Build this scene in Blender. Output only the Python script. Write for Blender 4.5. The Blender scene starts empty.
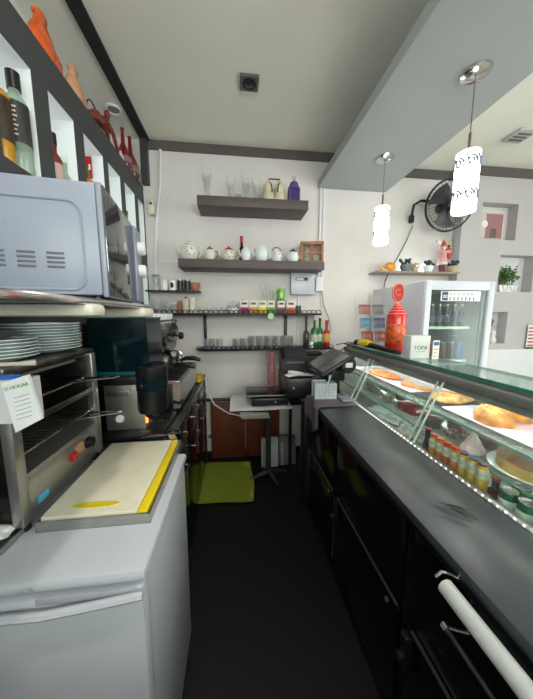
import bpy, bmesh, math, random
from mathutils import Vector, Matrix, Euler
random.seed(7)
C = bpy.context.scene.collection
R = math.radians
PI = math.pi

# ------------------------------------------------------------------ materials
def lin(c):
    return tuple(((v/255)/12.92 if v/255 <= .04045 else ((v/255+.055)/1.055)**2.4) for v in c)
MC = {}
def M(name, rgb=(128,128,128), rough=.5, metal=0., var=.06, scale=18., bump=0., emit=0., spec=.5, stretch=None, alpha=1., ecol=None, coat=0.):
    if name in MC: return MC[name]
    m = bpy.data.materials.new(name); m.use_nodes = True
    nt = m.node_tree; N = nt.nodes; L = nt.links
    p = N['Principled BSDF']
    p.inputs['Roughness'].default_value = rough; p.inputs['Metallic'].default_value = metal
    p.inputs['Specular IOR Level'].default_value = spec
    p.inputs['Coat Weight'].default_value = coat
    tc = N.new('ShaderNodeTexCoord'); mp = N.new('ShaderNodeMapping')
    if stretch: mp.inputs['Scale'].default_value = stretch
    no = N.new('ShaderNodeTexNoise'); no.inputs['Scale'].default_value = scale; no.inputs['Detail'].default_value = 4
    L.new(tc.outputs['Object'], mp.inputs['Vector']); L.new(mp.outputs['Vector'], no.inputs['Vector'])
    r = N.new('ShaderNodeValToRGB'); c = lin(rgb)
    a = [max(0, x*(1-var)) for x in c]; b = [min(1, x*(1+var)) for x in c]
    r.color_ramp.elements[0].color = (*a, 1); r.color_ramp.elements[1].color = (*b, 1)
    r.color_ramp.elements[0].position = .3; r.color_ramp.elements[1].position = .7
    L.new(no.outputs['Fac'], r.inputs['Fac']); L.new(r.outputs['Color'], p.inputs['Base Color'])
    if bump:
        bp = N.new('ShaderNodeBump'); bp.inputs['Strength'].default_value = bump; bp.inputs['Distance'].default_value = .004
        L.new(no.outputs['Fac'], bp.inputs['Height']); L.new(bp.outputs['Normal'], p.inputs['Normal'])
    if emit:
        p.inputs['Emission Color'].default_value = (*lin(ecol or rgb), 1); p.inputs['Emission Strength'].default_value = emit
    if alpha < 1:
        out = N['Material Output']; tr = N.new('ShaderNodeBsdfTransparent'); mx = N.new('ShaderNodeMixShader')
        tr.inputs['Color'].default_value = (*[min(1, .35+x) for x in c], 1)
        mx.inputs['Fac'].default_value = alpha
        L.new(tr.outputs[0], mx.inputs[1]); L.new(p.outputs[0], mx.inputs[2]); L.new(mx.outputs[0], out.inputs['Surface'])
    MC[name] = m; return m
def GL(name, tint=(235,245,243), refl=1.0, haze=.04, rough=.02):
    if name in MC: return MC[name]
    m = bpy.data.materials.new(name); m.use_nodes = True
    nt = m.node_tree; N = nt.nodes; L = nt.links; N.remove(N['Principled BSDF']); out = N['Material Output']
    tr = N.new('ShaderNodeBsdfTransparent'); gl = N.new('ShaderNodeBsdfGlossy'); df = N.new('ShaderNodeBsdfDiffuse')
    tr.inputs['Color'].default_value = (*lin(tint), 1); gl.inputs['Roughness'].default_value = rough
    df.inputs['Color'].default_value = (*lin(tint), 1)
    no = N.new('ShaderNodeTexNoise'); no.inputs['Scale'].default_value = 9
    mr = N.new('ShaderNodeMath'); mr.operation = 'MULTIPLY'; mr.inputs[1].default_value = haze*2
    L.new(no.outputs['Fac'], mr.inputs[0])
    fr = N.new('ShaderNodeLayerWeight')                      # Schlick: the same for both faces of a thin pane
    pw = N.new('ShaderNodeMath'); pw.operation = 'POWER'; pw.inputs[1].default_value = 4
    L.new(fr.outputs['Facing'], pw.inputs[0])
    ml = N.new('ShaderNodeMath'); ml.operation = 'MULTIPLY_ADD'; ml.inputs[1].default_value = .5*refl; ml.inputs[2].default_value = .025*refl; ml.use_clamp = True
    L.new(pw.outputs[0], ml.inputs[0])
    m1 = N.new('ShaderNodeMixShader'); m2 = N.new('ShaderNodeMixShader')
    L.new(mr.outputs[0], m1.inputs['Fac']); L.new(tr.outputs[0], m1.inputs[1]); L.new(df.outputs[0], m1.inputs[2])
    L.new(ml.outputs[0], m2.inputs['Fac']); L.new(m1.outputs[0], m2.inputs[1]); L.new(gl.outputs[0], m2.inputs[2])
    L.new(m2.outputs[0], out.inputs['Surface'])
    MC[name] = m; return m

wallm = M('wall_paint', (218,212,208), .85, var=.05, scale=3, bump=.05)
wallw = M('wall_white', (214,214,216), .8, var=.03, scale=4, bump=.03)
ceilm = M('ceiling_paint', (240,238,226), .9, var=.03, scale=2.5)
soff = M('soffit_paint', (168,174,174), .7, var=.03, scale=3)
dkgrey = M('dark_grey_laminate', (60,61,64), .5, var=.05, scale=10)
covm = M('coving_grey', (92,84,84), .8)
floorm = M('floor_black', (5,5,6), .6, var=.5, scale=35, bump=.2)
white_en = M('white_enamel', (196,200,208), .3, var=.02, scale=6, bump=.02)
white_pl = M('white_plastic', (225,226,228), .4, var=.02)
cream = M('cream_plastic', (214,208,192), .5, var=.04)
steel = M('brushed_steel', (172,170,165), .3, .85, var=.14, scale=30, stretch=(1,14,14))
steel_dk = M('worn_steel', (110,108,106), .32, 1., var=.25, scale=24)
chrome = M('chrome', (205,203,200), .12, 1., var=.05)
blackp = M('black_plastic', (18,18,20), .35, var=.2)
blackm = M('black_metal', (26,26,28), .4, .3, var=.3)
blackgloss = M('black_gloss_panel', (11,11,13), .16, var=.3, scale=5)
worktop = M('grey_worktop', (62,68,72), .34, .2, var=.28, scale=7, bump=.04)
teal_pl = M('teal_smoked_plastic', (10,32,38), .12, var=.3, alpha=.74)
glass = GL('clear_glass', (253,254,254), .9, .07)
pane = GL('pane_glass', (248,253,251), 1.0, .02)
glass_edge = M('teal_glass_edge', (58,128,116), .15, var=.12, scale=20, coat=.5)
top_glass = GL('top_glass', (240,250,246), 1.2, .08)
brownsh = M('shelf_brown', (88,76,76), .55, var=.15, scale=25, stretch=(1,12,12))
porc = M('porcelain', (222,218,206), .2, var=.04, coat=.4)
porc_w = M('porcelain_white', (228,232,232), .18, var=.02, coat=.4)
redm = M('red_glossy', (180,22,26), .25, var=.15)
wood = M('wood_orange', (168,104,58), .5, var=.25, scale=14, stretch=(1,1,8))
redwood = M('red_brown_board', (104,50,30), .45, var=.25, scale=9, stretch=(1,1,6))
greenmat = M('green_mat_fabric', (138,150,44), .95, var=.18, scale=60, bump=.6)
yellow = M('yellow_plastic', (236,208,28), .5, var=.08)
paper = M('paper_white', (226,228,226), .8, var=.04)

# ------------------------------------------------------------------ mesh builder
class MB:
    def __init__(s): s.b = bmesh.new()
    def _mv(s, vs, mat): bmesh.ops.transform(s.b, matrix=mat, verts=vs)
    def box(s, c, d, bev=0, rot=None, seg=2):
        n0 = set(s.b.verts); e0 = set(s.b.edges)
        bmesh.ops.create_cube(s.b, size=1)
        vs = [v for v in s.b.verts if v not in n0]
        s._mv(vs, Matrix.Diagonal((d[0], d[1], d[2], 1)))
        if bev:
            bmesh.ops.bevel(s.b, geom=[e for e in s.b.edges if e not in e0], offset=min(bev, min(d)*.45), segments=seg, affect='EDGES', profile=.5)
            vs = [v for v in s.b.verts if v not in n0]
        m = Matrix.Translation(c)
        if rot: m = m @ Euler(rot).to_matrix().to_4x4()
        s._mv(vs, m); return s
    def bx(s, x0, x1, y0, y1, z0, z1, bev=0):
        return s.box(((x0+x1)/2, (y0+y1)/2, (z0+z1)/2), (abs(x1-x0), abs(y1-y0), abs(z1-z0)), bev)
    def lathe(s, prof, c=(0,0,0), seg=24, sx=1, sy=1, rot=None, cap=True):
        rings = []; m = Matrix.Translation(c)
        if rot: m = m @ Euler(rot).to_matrix().to_4x4()
        for r, z in prof:
            if r < 1e-5: rings.append([s.b.verts.new(m @ Vector((0,0,z)))])
            else: rings.append([s.b.verts.new(m @ Vector((r*sx*math.cos(2*PI*i/seg), r*sy*math.sin(2*PI*i/seg), z))) for i in range(seg)])
        for a, b in zip(rings, rings[1:]):
            for i in range(seg):
                j = (i+1) % seg
                q = [a[i % len(a)], a[j % len(a)], b[j % len(b)], b[i % len(b)]]
                u = []
                for v in q:
                    if v not in u: u.append(v)
                if len(u) > 2:
                    try: s.b.faces.new(u)
                    except ValueError: pass
        if cap:
            if len(rings[0]) > 2: s.b.faces.new(rings[0][::-1])
            if len(rings[-1]) > 2: s.b.faces.new(rings[-1])
        return s
    def cyl(s, c, r, h, r2=None, seg=24, rot=None, bev=0):
        r2 = r if r2 is None else r2
        if bev: return s.lathe([(r-bev,0),(r,bev),(r2,h-bev),(r2-bev,h)], c, seg, rot=rot)
        return s.lathe([(r,0),(r2,h)], c, seg, rot=rot)
    def ell(s, c, r, rot=None, seg=20, rings=12):
        prof = [(math.sin(PI*i/rings), -math.cos(PI*i/rings)) for i in range(rings+1)]
        n0 = set(s.b.verts); s.lathe(prof, (0,0,0), seg)
        vs = [v for v in s.b.verts if v not in n0]
        m = Matrix.Translation(c)
        if rot: m = m @ Euler(rot).to_matrix().to_4x4()
        s._mv(vs, m @ Matrix.Diagonal((r[0], r[1], r[2], 1))); return s
    def tube(s, pts, r, seg=8, closed=False):
        pts = [Vector(p) for p in pts]; n = len(pts); rings = []
        rr = r if isinstance(r, (list, tuple)) else [r]*n
        up = None
        for i, p in enumerate(pts):
            if closed: t = pts[(i+1) % n]-pts[i-1]
            else: t = pts[min(i+1, n-1)]-pts[max(i-1, 0)]
            t.normalize()
            if up is None: up = t.orthogonal().normalized()
            up = (up-t*up.dot(t))
            if up.length < 1e-5: up = t.orthogonal()
            up.normalize(); w = t.cross(up)
            rings.append([s.b.verts.new(p+(up*math.cos(2*PI*k/seg)+w*math.sin(2*PI*k/seg))*rr[i]) for k in range(seg)])
        for i in range(n if closed else n-1):
            a, b = rings[i], rings[(i+1) % n]
            for k in range(seg): s.b.faces.new([a[k], a[(k+1) % seg], b[(k+1) % seg], b[k]])
        if not closed: s.b.faces.new(rings[0][::-1]); s.b.faces.new(rings[-1])
        return s
    def prism(s, poly, lo, hi, axis='z'):
        def P(a, b, h): return {'z': (a,b,h), 'y': (a,h,b), 'x': (h,a,b)}[axis]
        A = [s.b.verts.new(P(a,b,lo)) for a, b in poly]; B = [s.b.verts.new(P(a,b,hi)) for a, b in poly]
        s.b.faces.new(A[::-1]); s.b.faces.new(B); n = len(A)
        for i in range(n): s.b.faces.new([A[i], A[(i+1) % n], B[(i+1) % n], B[i]])
        return s
    def sheet(s, f, nu, nv, th=0):
        g = [[s.b.verts.new(f(u/nu, v/nv)) for v in range(nv+1)] for u in range(nu+1)]
        fs = [s.b.faces.new([g[u][v], g[u+1][v], g[u+1][v+1], g[u][v+1]]) for u in range(nu) for v in range(nv)]
        if th:
            bmesh.ops.recalc_face_normals(s.b, faces=fs)
            bmesh.ops.solidify(s.b, geom=fs, thickness=th)
        return s
    def mesh(s, name, mat, off=None):
        if off is not None: bmesh.ops.translate(s.b, verts=s.b.verts, vec=(-off[0], -off[1], -off[2]))
        bmesh.ops.recalc_face_normals(s.b, faces=s.b.faces)
        me = bpy.data.meshes.new(name); s.b.to_mesh(me); s.b.free()
        for p in me.polygons: p.use_smooth = True
        me.set_sharp_from_angle(angle=R(38))
        me.materials.append(mat); return me

def thing(name, label, cat, loc=(0,0,0), rz=0, group=None):
    o = bpy.data.objects.new(name, None); C.objects.link(o)
    o.location = loc; o.rotation_euler = (0,0,rz); o.empty_display_size = .05
    o['label'] = label; o['category'] = cat
    if group: o['group'] = group
    return o
def part(name, mb, mat, par, w=False, label=None, kind=None, at=None):
    """w: the shape was written in world coordinates (its thing is not rotated)"""
    off = None
    if w:
        r = par
        while r.parent: r = r.parent
        off = r.location
    o = bpy.data.objects.new(name, mb.mesh(name, mat, off)); C.objects.link(o); o.parent = par
    if at: o.location = at
    if label: o['label'] = label
    if kind: o['kind'] = kind
    return o
def solo(name, mb, mat, label, cat, loc=None, group=None, kind=None, rz=0):
    """loc given: shape written about its base point; else in world coordinates"""
    if loc is None:
        vs = [v.co for v in mb.b.verts]
        base = ((min(v.x for v in vs)+max(v.x for v in vs))/2, (min(v.y for v in vs)+max(v.y for v in vs))/2, min(v.z for v in vs))
        o = bpy.data.objects.new(name, mb.mesh(name, mat, base)); o.location = base
    else:
        o = bpy.data.objects.new(name, mb.mesh(name, mat)); o.location = loc; o.rotation_euler = (0,0,rz)
    C.objects.link(o); o['label'] = label; o['category'] = cat
    if group: o['group'] = group
    if kind: o['kind'] = kind
    return o
def struct(name, mb, mat, par=None):
    o = bpy.data.objects.new(name, mb.mesh(name, mat)); C.objects.link(o)
    if par: o.parent = par
    else: o['kind'] = 'structure'
    return o
def dup(root, loc, rz=0, label=None, group=None, scale=None):
    r = root.copy(); C.objects.link(r); r.location = loc; r.rotation_euler = (0,0,rz)
    if label: r['label'] = label
    if group: r['group'] = group
    if scale: r.scale = (scale,)*3 if not isinstance(scale, tuple) else scale
    for ch in list(root.children):
        c = ch.copy(); C.objects.link(c); c.parent = r
        for g in list(ch.children):
            d = g.copy(); C.objects.link(d); d.parent = c
    return r
def text(name, s, size, mat, par, loc, rot, depth=.0006, w=False):
    cu = bpy.data.curves.new(name, 'FONT'); cu.body = s; cu.size = size; cu.extrude = depth; cu.align_x = 'CENTER'; cu.align_y = 'CENTER'
    tmp = bpy.data.objects.new('tmp', cu); C.objects.link(tmp)
    dg = bpy.context.evaluated_depsgraph_get()
    me = bpy.data.meshes.new_from_object(tmp.evaluated_get(dg)); bpy.data.objects.remove(tmp)
    me.materials.clear(); me.materials.append(mat)
    l = Vector(loc)
    if w:
        r = par
        while r.parent: r = r.parent
        l = l-r.location
    me.transform(Matrix.Translation(l) @ Euler(rot).to_matrix().to_4x4())
    o = bpy.data.objects.new(name, me); C.objects.link(o); o.parent = par
    return o
def arc(c, r, a0, a1, n, plane='xz'):
    out = []
    for i in range(n+1):
        a = R(a0+(a1-a0)*i/n); u, v = r*math.cos(a), r*math.sin(a)
        out.append({'xz': (c[0]+u, c[1], c[2]+v), 'yz': (c[0], c[1]+u, c[2]+v), 'xy': (c[0]+u, c[1]+v, c[2])}[plane])
    return out

# ------------------------------------------------------------------ setting
YB = 2.50; XR = 4.2; YF = -2.6; XL = -1.0
struct('floor', MB().bx(XL-.1, XR+.1, YF-.1, YB+.1, -.08, 0), floorm)
struct('floor_bounce', MB().bx(1.27, XR, YF, 2.38, 0, .004), M('bounce_floor_pale', (190,184,174), .5, var=.06, scale=3))  # unseen pale floor, added to bounce light up to the ceiling
struct('ceiling', MB().bx(XL-.1, XR+.1, YF-.1, YB+.1, 2.85, 2.95), ceilm)
struct('wall_back', MB().bx(XL-.1, 2.15, YB, YB+.1, 0, 2.85), wallm)
struct('wall_left', MB().bx(XL-.1, XL, YF, YB, 0, 2.85), wallw)
# the projecting wall with the square niches
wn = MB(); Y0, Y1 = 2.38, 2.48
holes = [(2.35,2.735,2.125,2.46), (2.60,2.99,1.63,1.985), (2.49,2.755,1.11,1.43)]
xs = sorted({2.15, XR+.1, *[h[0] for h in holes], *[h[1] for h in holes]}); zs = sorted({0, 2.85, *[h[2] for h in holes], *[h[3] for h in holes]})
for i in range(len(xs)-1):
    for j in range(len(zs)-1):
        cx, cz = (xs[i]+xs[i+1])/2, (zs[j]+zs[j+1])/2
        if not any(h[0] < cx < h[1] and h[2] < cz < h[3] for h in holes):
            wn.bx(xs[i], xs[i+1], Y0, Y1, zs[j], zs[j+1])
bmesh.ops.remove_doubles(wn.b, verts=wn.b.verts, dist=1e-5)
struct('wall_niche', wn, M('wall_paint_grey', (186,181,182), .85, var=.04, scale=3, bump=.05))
struct('wall_niche_back', MB().bx(2.15, XR+.1, Y1, Y1+.12, 0, 2.85), wallw)
struct('baseboard_niche', MB().bx(2.15, XR, 2.365, 2.38, 0, 1.05), M('lower_wall_panel', (222,222,224), .5, var=.02))
# shop front behind the camera and street side on the right, both with big windows
def holed(name, axis, at_, a0, a1, h, th=.1):
    b = MB(); o = [(a0, h[0], 0, 2.85), (h[1], a1, 0, 2.85), (h[0], h[1], 0, h[2]), (h[0], h[1], h[3], 2.85)]
    for u0, u1, z0, z1 in o:
        if axis == 'y': b.bx(u0, u1, at_-th/2, at_+th/2, z0, z1)
        else: b.bx(at_-th/2, at_+th/2, u0, u1, z0, z1)
    struct(name, b, wallw)
holed('wall_front', 'y', YF-.05, XL, XR, (-.9, 2.3, 1.3, 2.6))
struct('wall_light_block', MB().bx(XL, .48, -.80, -.70, 0, 1.28), wallw)  # unseen blocker, added to keep window light off the freezer front
holed('wall_right', 'x', XR+.05, YF, 2.38, (-1.5, .9, .4, 2.6))
w1 = thing('window_1', 'x', 'x', (.7, YF-.05, 1.3)); del w1['label']; del w1['category']; w1['kind'] = 'structure'
b = MB()
for x in (-.87, .7, 2.27): b.bx(x-.03, x+.03, YF-.08, YF-.02, 1.3, 2.6)
b.bx(-.9, 2.3, YF-.08, YF-.02, 1.3, 1.36).bx(-.9, 2.3, YF-.08, YF-.02, 2.54, 2.6)
part('window_frame', b, white_pl, w1, True)
part('window_pane', MB().bx(-.87, 2.27, YF-.053, YF-.047, 1.33, 2.57), pane, w1, True)
w2 = thing('window_2', 'x', 'x', (XR+.05, -.3, .4)); del w2['label']; del w2['category']; w2['kind'] = 'structure'
b = MB()
for y in (-1.47, -.3, .87): b.bx(XR+.02, XR+.08, y-.03, y+.03, .4, 2.6)
b.bx(XR+.02, XR+.08, -1.5, .9, .4, .46).bx(XR+.02, XR+.08, -1.5, .9, 2.54, 2.6)
part('window_frame', b, white_pl, w2, True)
part('window_pane', MB().bx(XR+.047, XR+.053, -1.47, .87, .43, 2.57), pane, w2, True)
# soffit slab hung over the counter, right ceiling field, dark shadow-gap trims
struct('trim_1', MB().bx(.77, 1.43, YF, YB, 2.55, 2.615).bx(1.22, 1.43, YF, YB, 2.6155, 2.77), soff)
struct('trim_2', MB().bx(1.25, XR, YF, YB, 2.77, 2.85), ceilm)
struct('trim_3', MB().bx(-.755, -.685, YF, YB, 2.835, 2.85), M('black_gap', (34,32,32), .8))
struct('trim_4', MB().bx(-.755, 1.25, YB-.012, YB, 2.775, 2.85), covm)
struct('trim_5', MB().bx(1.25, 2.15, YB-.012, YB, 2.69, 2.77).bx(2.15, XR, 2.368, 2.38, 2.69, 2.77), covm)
struct('trim_6', MB().bx(-.755, -.70, YB-.05, YB, 2.49, 2.835), dkgrey)
struct('baseboard_back', MB().bx(-.3, .78, YB-.012, YB, 0, .06), blackm)

# ceiling fittings
t = thing('recessed_downlight', 'square grey recessed downlight, unlit, in the main ceiling', 'ceiling light', (.11,1.845,2.84))
part('frame', MB().prism([(-.058,-.055),(.058,-.055),(.058,.055),(-.058,.055)], -.006, .0095), M('satin_grey', (120,118,112), .4, .6), t)
part('bulb', MB().lathe([(.045,-.008),(.03,-.0065),(.026,-.010),(0,-.012)], seg=20), M('dark_lens', (38,38,40), .15), t)
t = thing('recessed_downlight', 'square grey recessed downlight, lit, above and behind the toaster end of the aisle', 'ceiling light', (-.05,.05,2.84))
part('frame', MB().prism([(-.058,-.055),(.058,-.055),(.058,.055),(-.058,.055)], -.006, .0095), MC['satin_grey'], t)
part('bulb', MB().lathe([(.045,-.008),(.03,-.0075),(0,-.0075)], seg=20), M('lit_lens', (255,255,255), .3, emit=380, ecol=(255,246,236)), t)
t = thing('added_fill_lamp', 'added unseen round fill lamp over the customer side of the shop', 'ceiling light', (2.7,.4,2.755))  # out of view, added as extra light on the back wall
part('ring', MB().lathe([(.17,-.02),(.18,0),(.18,.0145),(0,.0145)], seg=32), white_pl, t)
part('diffuser', MB().lathe([(.165,-.022),(.12,-.034),(0,-.038)], seg=32), M('lit_diffuser', (255,255,255), .4, emit=3.5, ecol=(255,248,240)), t)
t = thing('air_vent', 'white slotted ceiling vent right of the hanging slab', 'vent', (2.19,1.96,2.768))
part('frame', MB().box((0,0,-.006), (.16,.15,.015), .003), M('vent_white', (190,190,186), .5), t)
b = MB()
for k in range(3): b.box((0,-.035+.035*k,-.016), (.11,.012,.006))
part('slat', b, M('vent_dark', (96,96,94), .5), t)

# ------------------------------------------------------------------ bottle display cabinet on the left
t = thing('display_cabinet', 'tall dark grey wall cabinet with white lit niches for bottles', 'cabinet', (-.87,.9,0))
cols = [(.79,.97),(1.05,1.23),(1.32,1.50),(1.58,1.785),(1.845,2.02),(2.09,2.28),(2.35,2.475)]
b = MB(); ya, yb = .2, YB-.002
b.bx(-.98, -.76, ya, yb, 2.33, 2.48); b.bx(-.98, -.76, ya, yb, 1.80, 1.93); b.bx(-.98, -.76, ya, yb, 0, 1.42)
yy = ya
for c0, c1 in cols:
    b.bx(-.98, -.76, yy, c0, 1.93, 2.33); b.bx(-.98, -.76, yy, c0, 1.42, 1.80); yy = c1
b.bx(-.98, -.76, yy, yb, 1.93, 2.33); b.bx(-.98, -.76, yy, yb, 1.42, 1.80)
part('carcass', b, dkgrey, t, True)
nm = M('niche_lining', (232,236,236), .6, var=.02)
glow = M('lit_back_panel', (236,244,246), .6, emit=.75, ecol=(232,238,238))
for c0, c1 in cols:
    for z0, z1 in ((1.93, 2.33), (1.42, 1.80)):
        b = MB(); e = .002
        b.bx(-.975, -.762, c0, c0+e, z0, z1).bx(-.975, -.762, c1-e, c1, z0, z1).bx(-.975, -.762, c0, c1, z0, z0+e).bx(-.975, -.762, c0, c1, z1-e, z1)
        f = part('niche', b, nm, t, True)
        part('light_panel', MB().bx(-.978, -.972, c0, c1, z0, z1), glow, f, True)
b = MB().tube([(-.86,.3,2.50),(-.86,2.3,2.50)], .008)
solo('white_pipe', b, white_pl, 'thin white pipe lying along the top of the bottle cabinet', 'pipe')

# bottles
def bottle(name, label, cat, loc, r, h, neck_r, neck_h, mat, cap_mat=None, lab=None, lab_mat=None, cap_h=.03, group=None, sh=.03, rz=0, txt=None):
    t = thing(name, label, cat, loc, rz, group)
    part('glass_body', MB().lathe([(0,.002),(r*.9,0),(r,.008),(r,h-neck_h-sh),(r*.8,h-neck_h-sh*.5),(neck_r,h-neck_h),(neck_r,h-.002),(0,h)], seg=20), mat, t)
    if cap_mat: part('cap', MB().cyl((0,0,h-cap_h*.6), neck_r*1.18, cap_h, seg=16, bev=.001), cap_mat, t)
    if lab: part('paper_label', MB().lathe([(r+.0008,lab[0]),(r+.0012,lab[0]+.001),(r+.0012,lab[1])], seg=20, cap=False), lab_mat, t)
    if lab and h > .3:
        b = MB()
        for q in range(7):
            a = -2.1+.0*q; z = lab[0]+(lab[1]-lab[0])*(.15+.11*q); wd = (.5,.35,.6,.3,.55,.4,.5)[q]
            b.sheet(lambda u, v: ((r+.002)*math.cos(-1.25+wd*(u-.5)), (r+.002)*math.sin(-1.25+wd*(u-.5)), z+.006*v), 4, 1)
        part('label_print', b, M('label_print', (205,200,180), .6), t)
    if txt: text('lettering', txt, r*.55, M('label_print', (225,222,210), .6), t, (r+.002,0,(lab[0]+lab[1])/2), (PI/2,0,PI/2))
    return t
whisky = M('amber_liquid', (204,150,30), .1, var=.15, alpha=.8)
gin = M('pale_green_glass', (178,196,182), .08, alpha=.5)
darklab = M('dark_label', (44,42,40), .5, var=.4, scale=60)
bottle('whisky_bottle', 'amber whisky bottle with brown label in the nearest lit niche', 'bottle', (-.80,1.095,1.932), .040, .31, .014, .07, whisky, blackp, (.06,.20), M('brown_label', (58,40,24), .5, var=.4, scale=50))
bottle('gin_bottle', 'clear gin bottle with black cap and black label in lit niche', 'bottle', (-.797,1.186,1.932), .036, .325, .018, .05, gin, blackp, (.10,.24), darklab, cap_h=.06)
bottle('liqueur_bottle', 'small red-brown bottle with black cap in second niche', 'bottle', (-.797,1.385,1.932), .030, .25, .013, .06, M('brown_red_glass', (128,52,36), .15, alpha=.85), blackp, (.05,.14), M('pinkish_label', (196,168,158), .6), cap_h=.05)
bottle('spirit_bottle', 'clear frosted bottle standing right of the small red-brown bottle', 'bottle', (-.797,1.455,1.932), .026, .20, .012, .06, gin, white_pl)
t = thing('red_tag', 'small red and white card hanging on the third niche wall', 'tag', (-.845,1.778,2.20))
part('card', MB().bx(-.022,.022,-.004,.004,.0,.12,.003), redm, t); part('stripe', MB().bx(-.016,.016,-.006,-.0045,.045,.075), paper, t)
bottle('green_bottle', 'green bottle with orange base label in the third niche', 'bottle', (-.80,1.66,1.932), .034, .29, .012, .07, M('leaf_green_glass', (70,130,30), .15, alpha=.85), redm, (.12,.2), M('orange_label', (206,120,60), .6), cap_h=.03)
bottle('lime_bottle', 'lime green slim bottle in the fifth lit niche', 'bottle', (-.79,2.165,1.932), .032, .22, .011, .06, M('lime_glass', (120,180,50), .15, alpha=.85), MC['leaf_green_glass'])

# ornaments on top of the cabinet (top surface z = 2.48)
def gourd(name, label, y, mat, s=1):
    t = thing(name, label, 'vase', (-.795, y, 2.481))
    part('body', MB().lathe([(0,0),(.035*s,0),(.048*s,.03*s),(.045*s,.07*s),(.036*s,.10*s),(.025*s,.125*s),(.022*s,.145*s),(.026*s,.16*s),(.02*s,.172*s),(0,.176*s)], sx=.8, sy=1.5), mat, t)
    part('tail', MB().tube([(0,.03*s,.04*s),(0,.075*s,.04*s),(0,.10*s,.03*s),(0,.115*s,.012)], [.04*s,.032*s,.02*s,.009], 12), mat, t)
    part('beak', MB().tube([(0,0,.155*s),(0,-.03*s,.16*s),(0,-.042*s,.145*s)], [.016*s,.009*s,.004*s], 8), mat, t)
gourd('ceramic_vase', 'glossy orange gourd-shaped ceramic on the cabinet top', 1.375, M('orange_glaze', (214,88,26), .15, var=.2, scale=30, coat=.6))
gourd('ceramic_vase', 'peach coloured gourd-shaped ceramic behind the orange one on the cabinet', 1.60, M('peach_glaze', (206,152,116), .2, var=.2, scale=30, coat=.5), .9)
t = thing('wooden_sculpture', 'reddish carved cyclist sculpture with black wire wheels on the cabinet', 'sculpture', (-.80,1.90,2.481))
cm = M('red_brown_wood', (122,44,34), .4, var=.3)
part('body', MB().tube([(0,-.17,.04),(0,-.08,.09),(0,.0,.10),(.01,.05,.16)], [.014,.03,.03,.018], 10).ell((.01,.06,.19), (.018,.018,.022)), cm, t)
part('leg', MB().tube([(0,-.02,.09),(.01,.04,.07),(0,.09,.01)], [.02,.014,.01], 8), cm, t)
part('leg', MB().tube([(.02,.0,.09),(.03,.08,.09),(.03,.14,.012)], [.018,.013,.01], 8), cm, t)
part('arm', MB().tube([(.01,.03,.14),(.02,.09,.12),(.01,.13,.14)], [.012,.01,.008], 8), cm, t)
part('wheel', MB().tube(arc((-.01,-.09,.09), .06, 0, 345, 24, 'yz'), .004, 6, True), blackm, t)
part('base_bar', MB().bx(-.02,.02,-.19,.17,0,.012,.004), cm, t)
t = thing('round_ceiling_lamp', 'small round white spotlight ring above the cabinet', 'ceiling light', (-.83,2.17,2.84))
part('ring', MB().tube(arc((0,0,0), .045, 0, 345, 24, 'xy'), .009, 8, True), white_pl, t); part('lens', MB().cyl((0,0,-.004), .04, .012), M('grey_lens', (140,140,136), .3), t)
for y, s, lb in ((2.22,1.05,'dark red long-necked bottle on the cabinet, nearer of the two'), (2.36,1.15,'dark red long-necked bottle on the cabinet, nearest to the back wall')):
    t = thing('long_neck_bottle', lb, 'bottle', (-.80,y,2.481))
    part('glass_body', MB().lathe([(0,0),(.04*s,0),(.05*s,.025*s),(.05*s,.07*s),(.032*s,.12*s),(.014*s,.16*s),(.010*s,.24*s),(.013*s,.26*s),(0,.26*s)]), M('deep_red_glass', (120,14,26), .12, var=.2, coat=.5), t)
    part('paper_label', MB().lathe([(.051*s,.028*s),(.0515*s,.03*s),(.0515*s,.068*s)], cap=False), M('silver_label', (120,110,105), .4, var=.5, scale=60), t)
t = thing('small_flask', 'small white and cream flask lying on the cabinet beside the sculpture', 'bottle', (-.79,2.13,2.481))
part('body', MB().lathe([(0,0),(.02,0),(.024,.02),(.012,.05),(.01,.07),(0,.072)]), cream, t)

# ------------------------------------------------------------------ shelf and microwave
t = thing('wall_shelf', 'long cream shelf with a dark glass top under the microwave', 'shelf', (-.52,.75,1.39))
part('top_plate', MB().bx(-.755,-.318,.28,1.04,1.4245,1.435,.002), M('dark_glass_plate', (62,72,74), .25, .3), t, True)
part('edge_strip', MB().bx(-.318,-.313,.28,1.04,1.423,1.437,.001), chrome, t, True)
part('bracket', MB().bx(-.755,-.298,.60,.66,1.397,1.4245,.010), cream, t, True)
part('bracket', MB().bx(-.755,-.295,.92,1.02,1.393,1.4245,.012), cream, t, True)

th = math.atan2(.050,.368)
t = thing('microwave_oven', 'white microwave oven with vented side and mirrored dark door on shelf', 'microwave', (-.311,.705,1.436), th)
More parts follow.
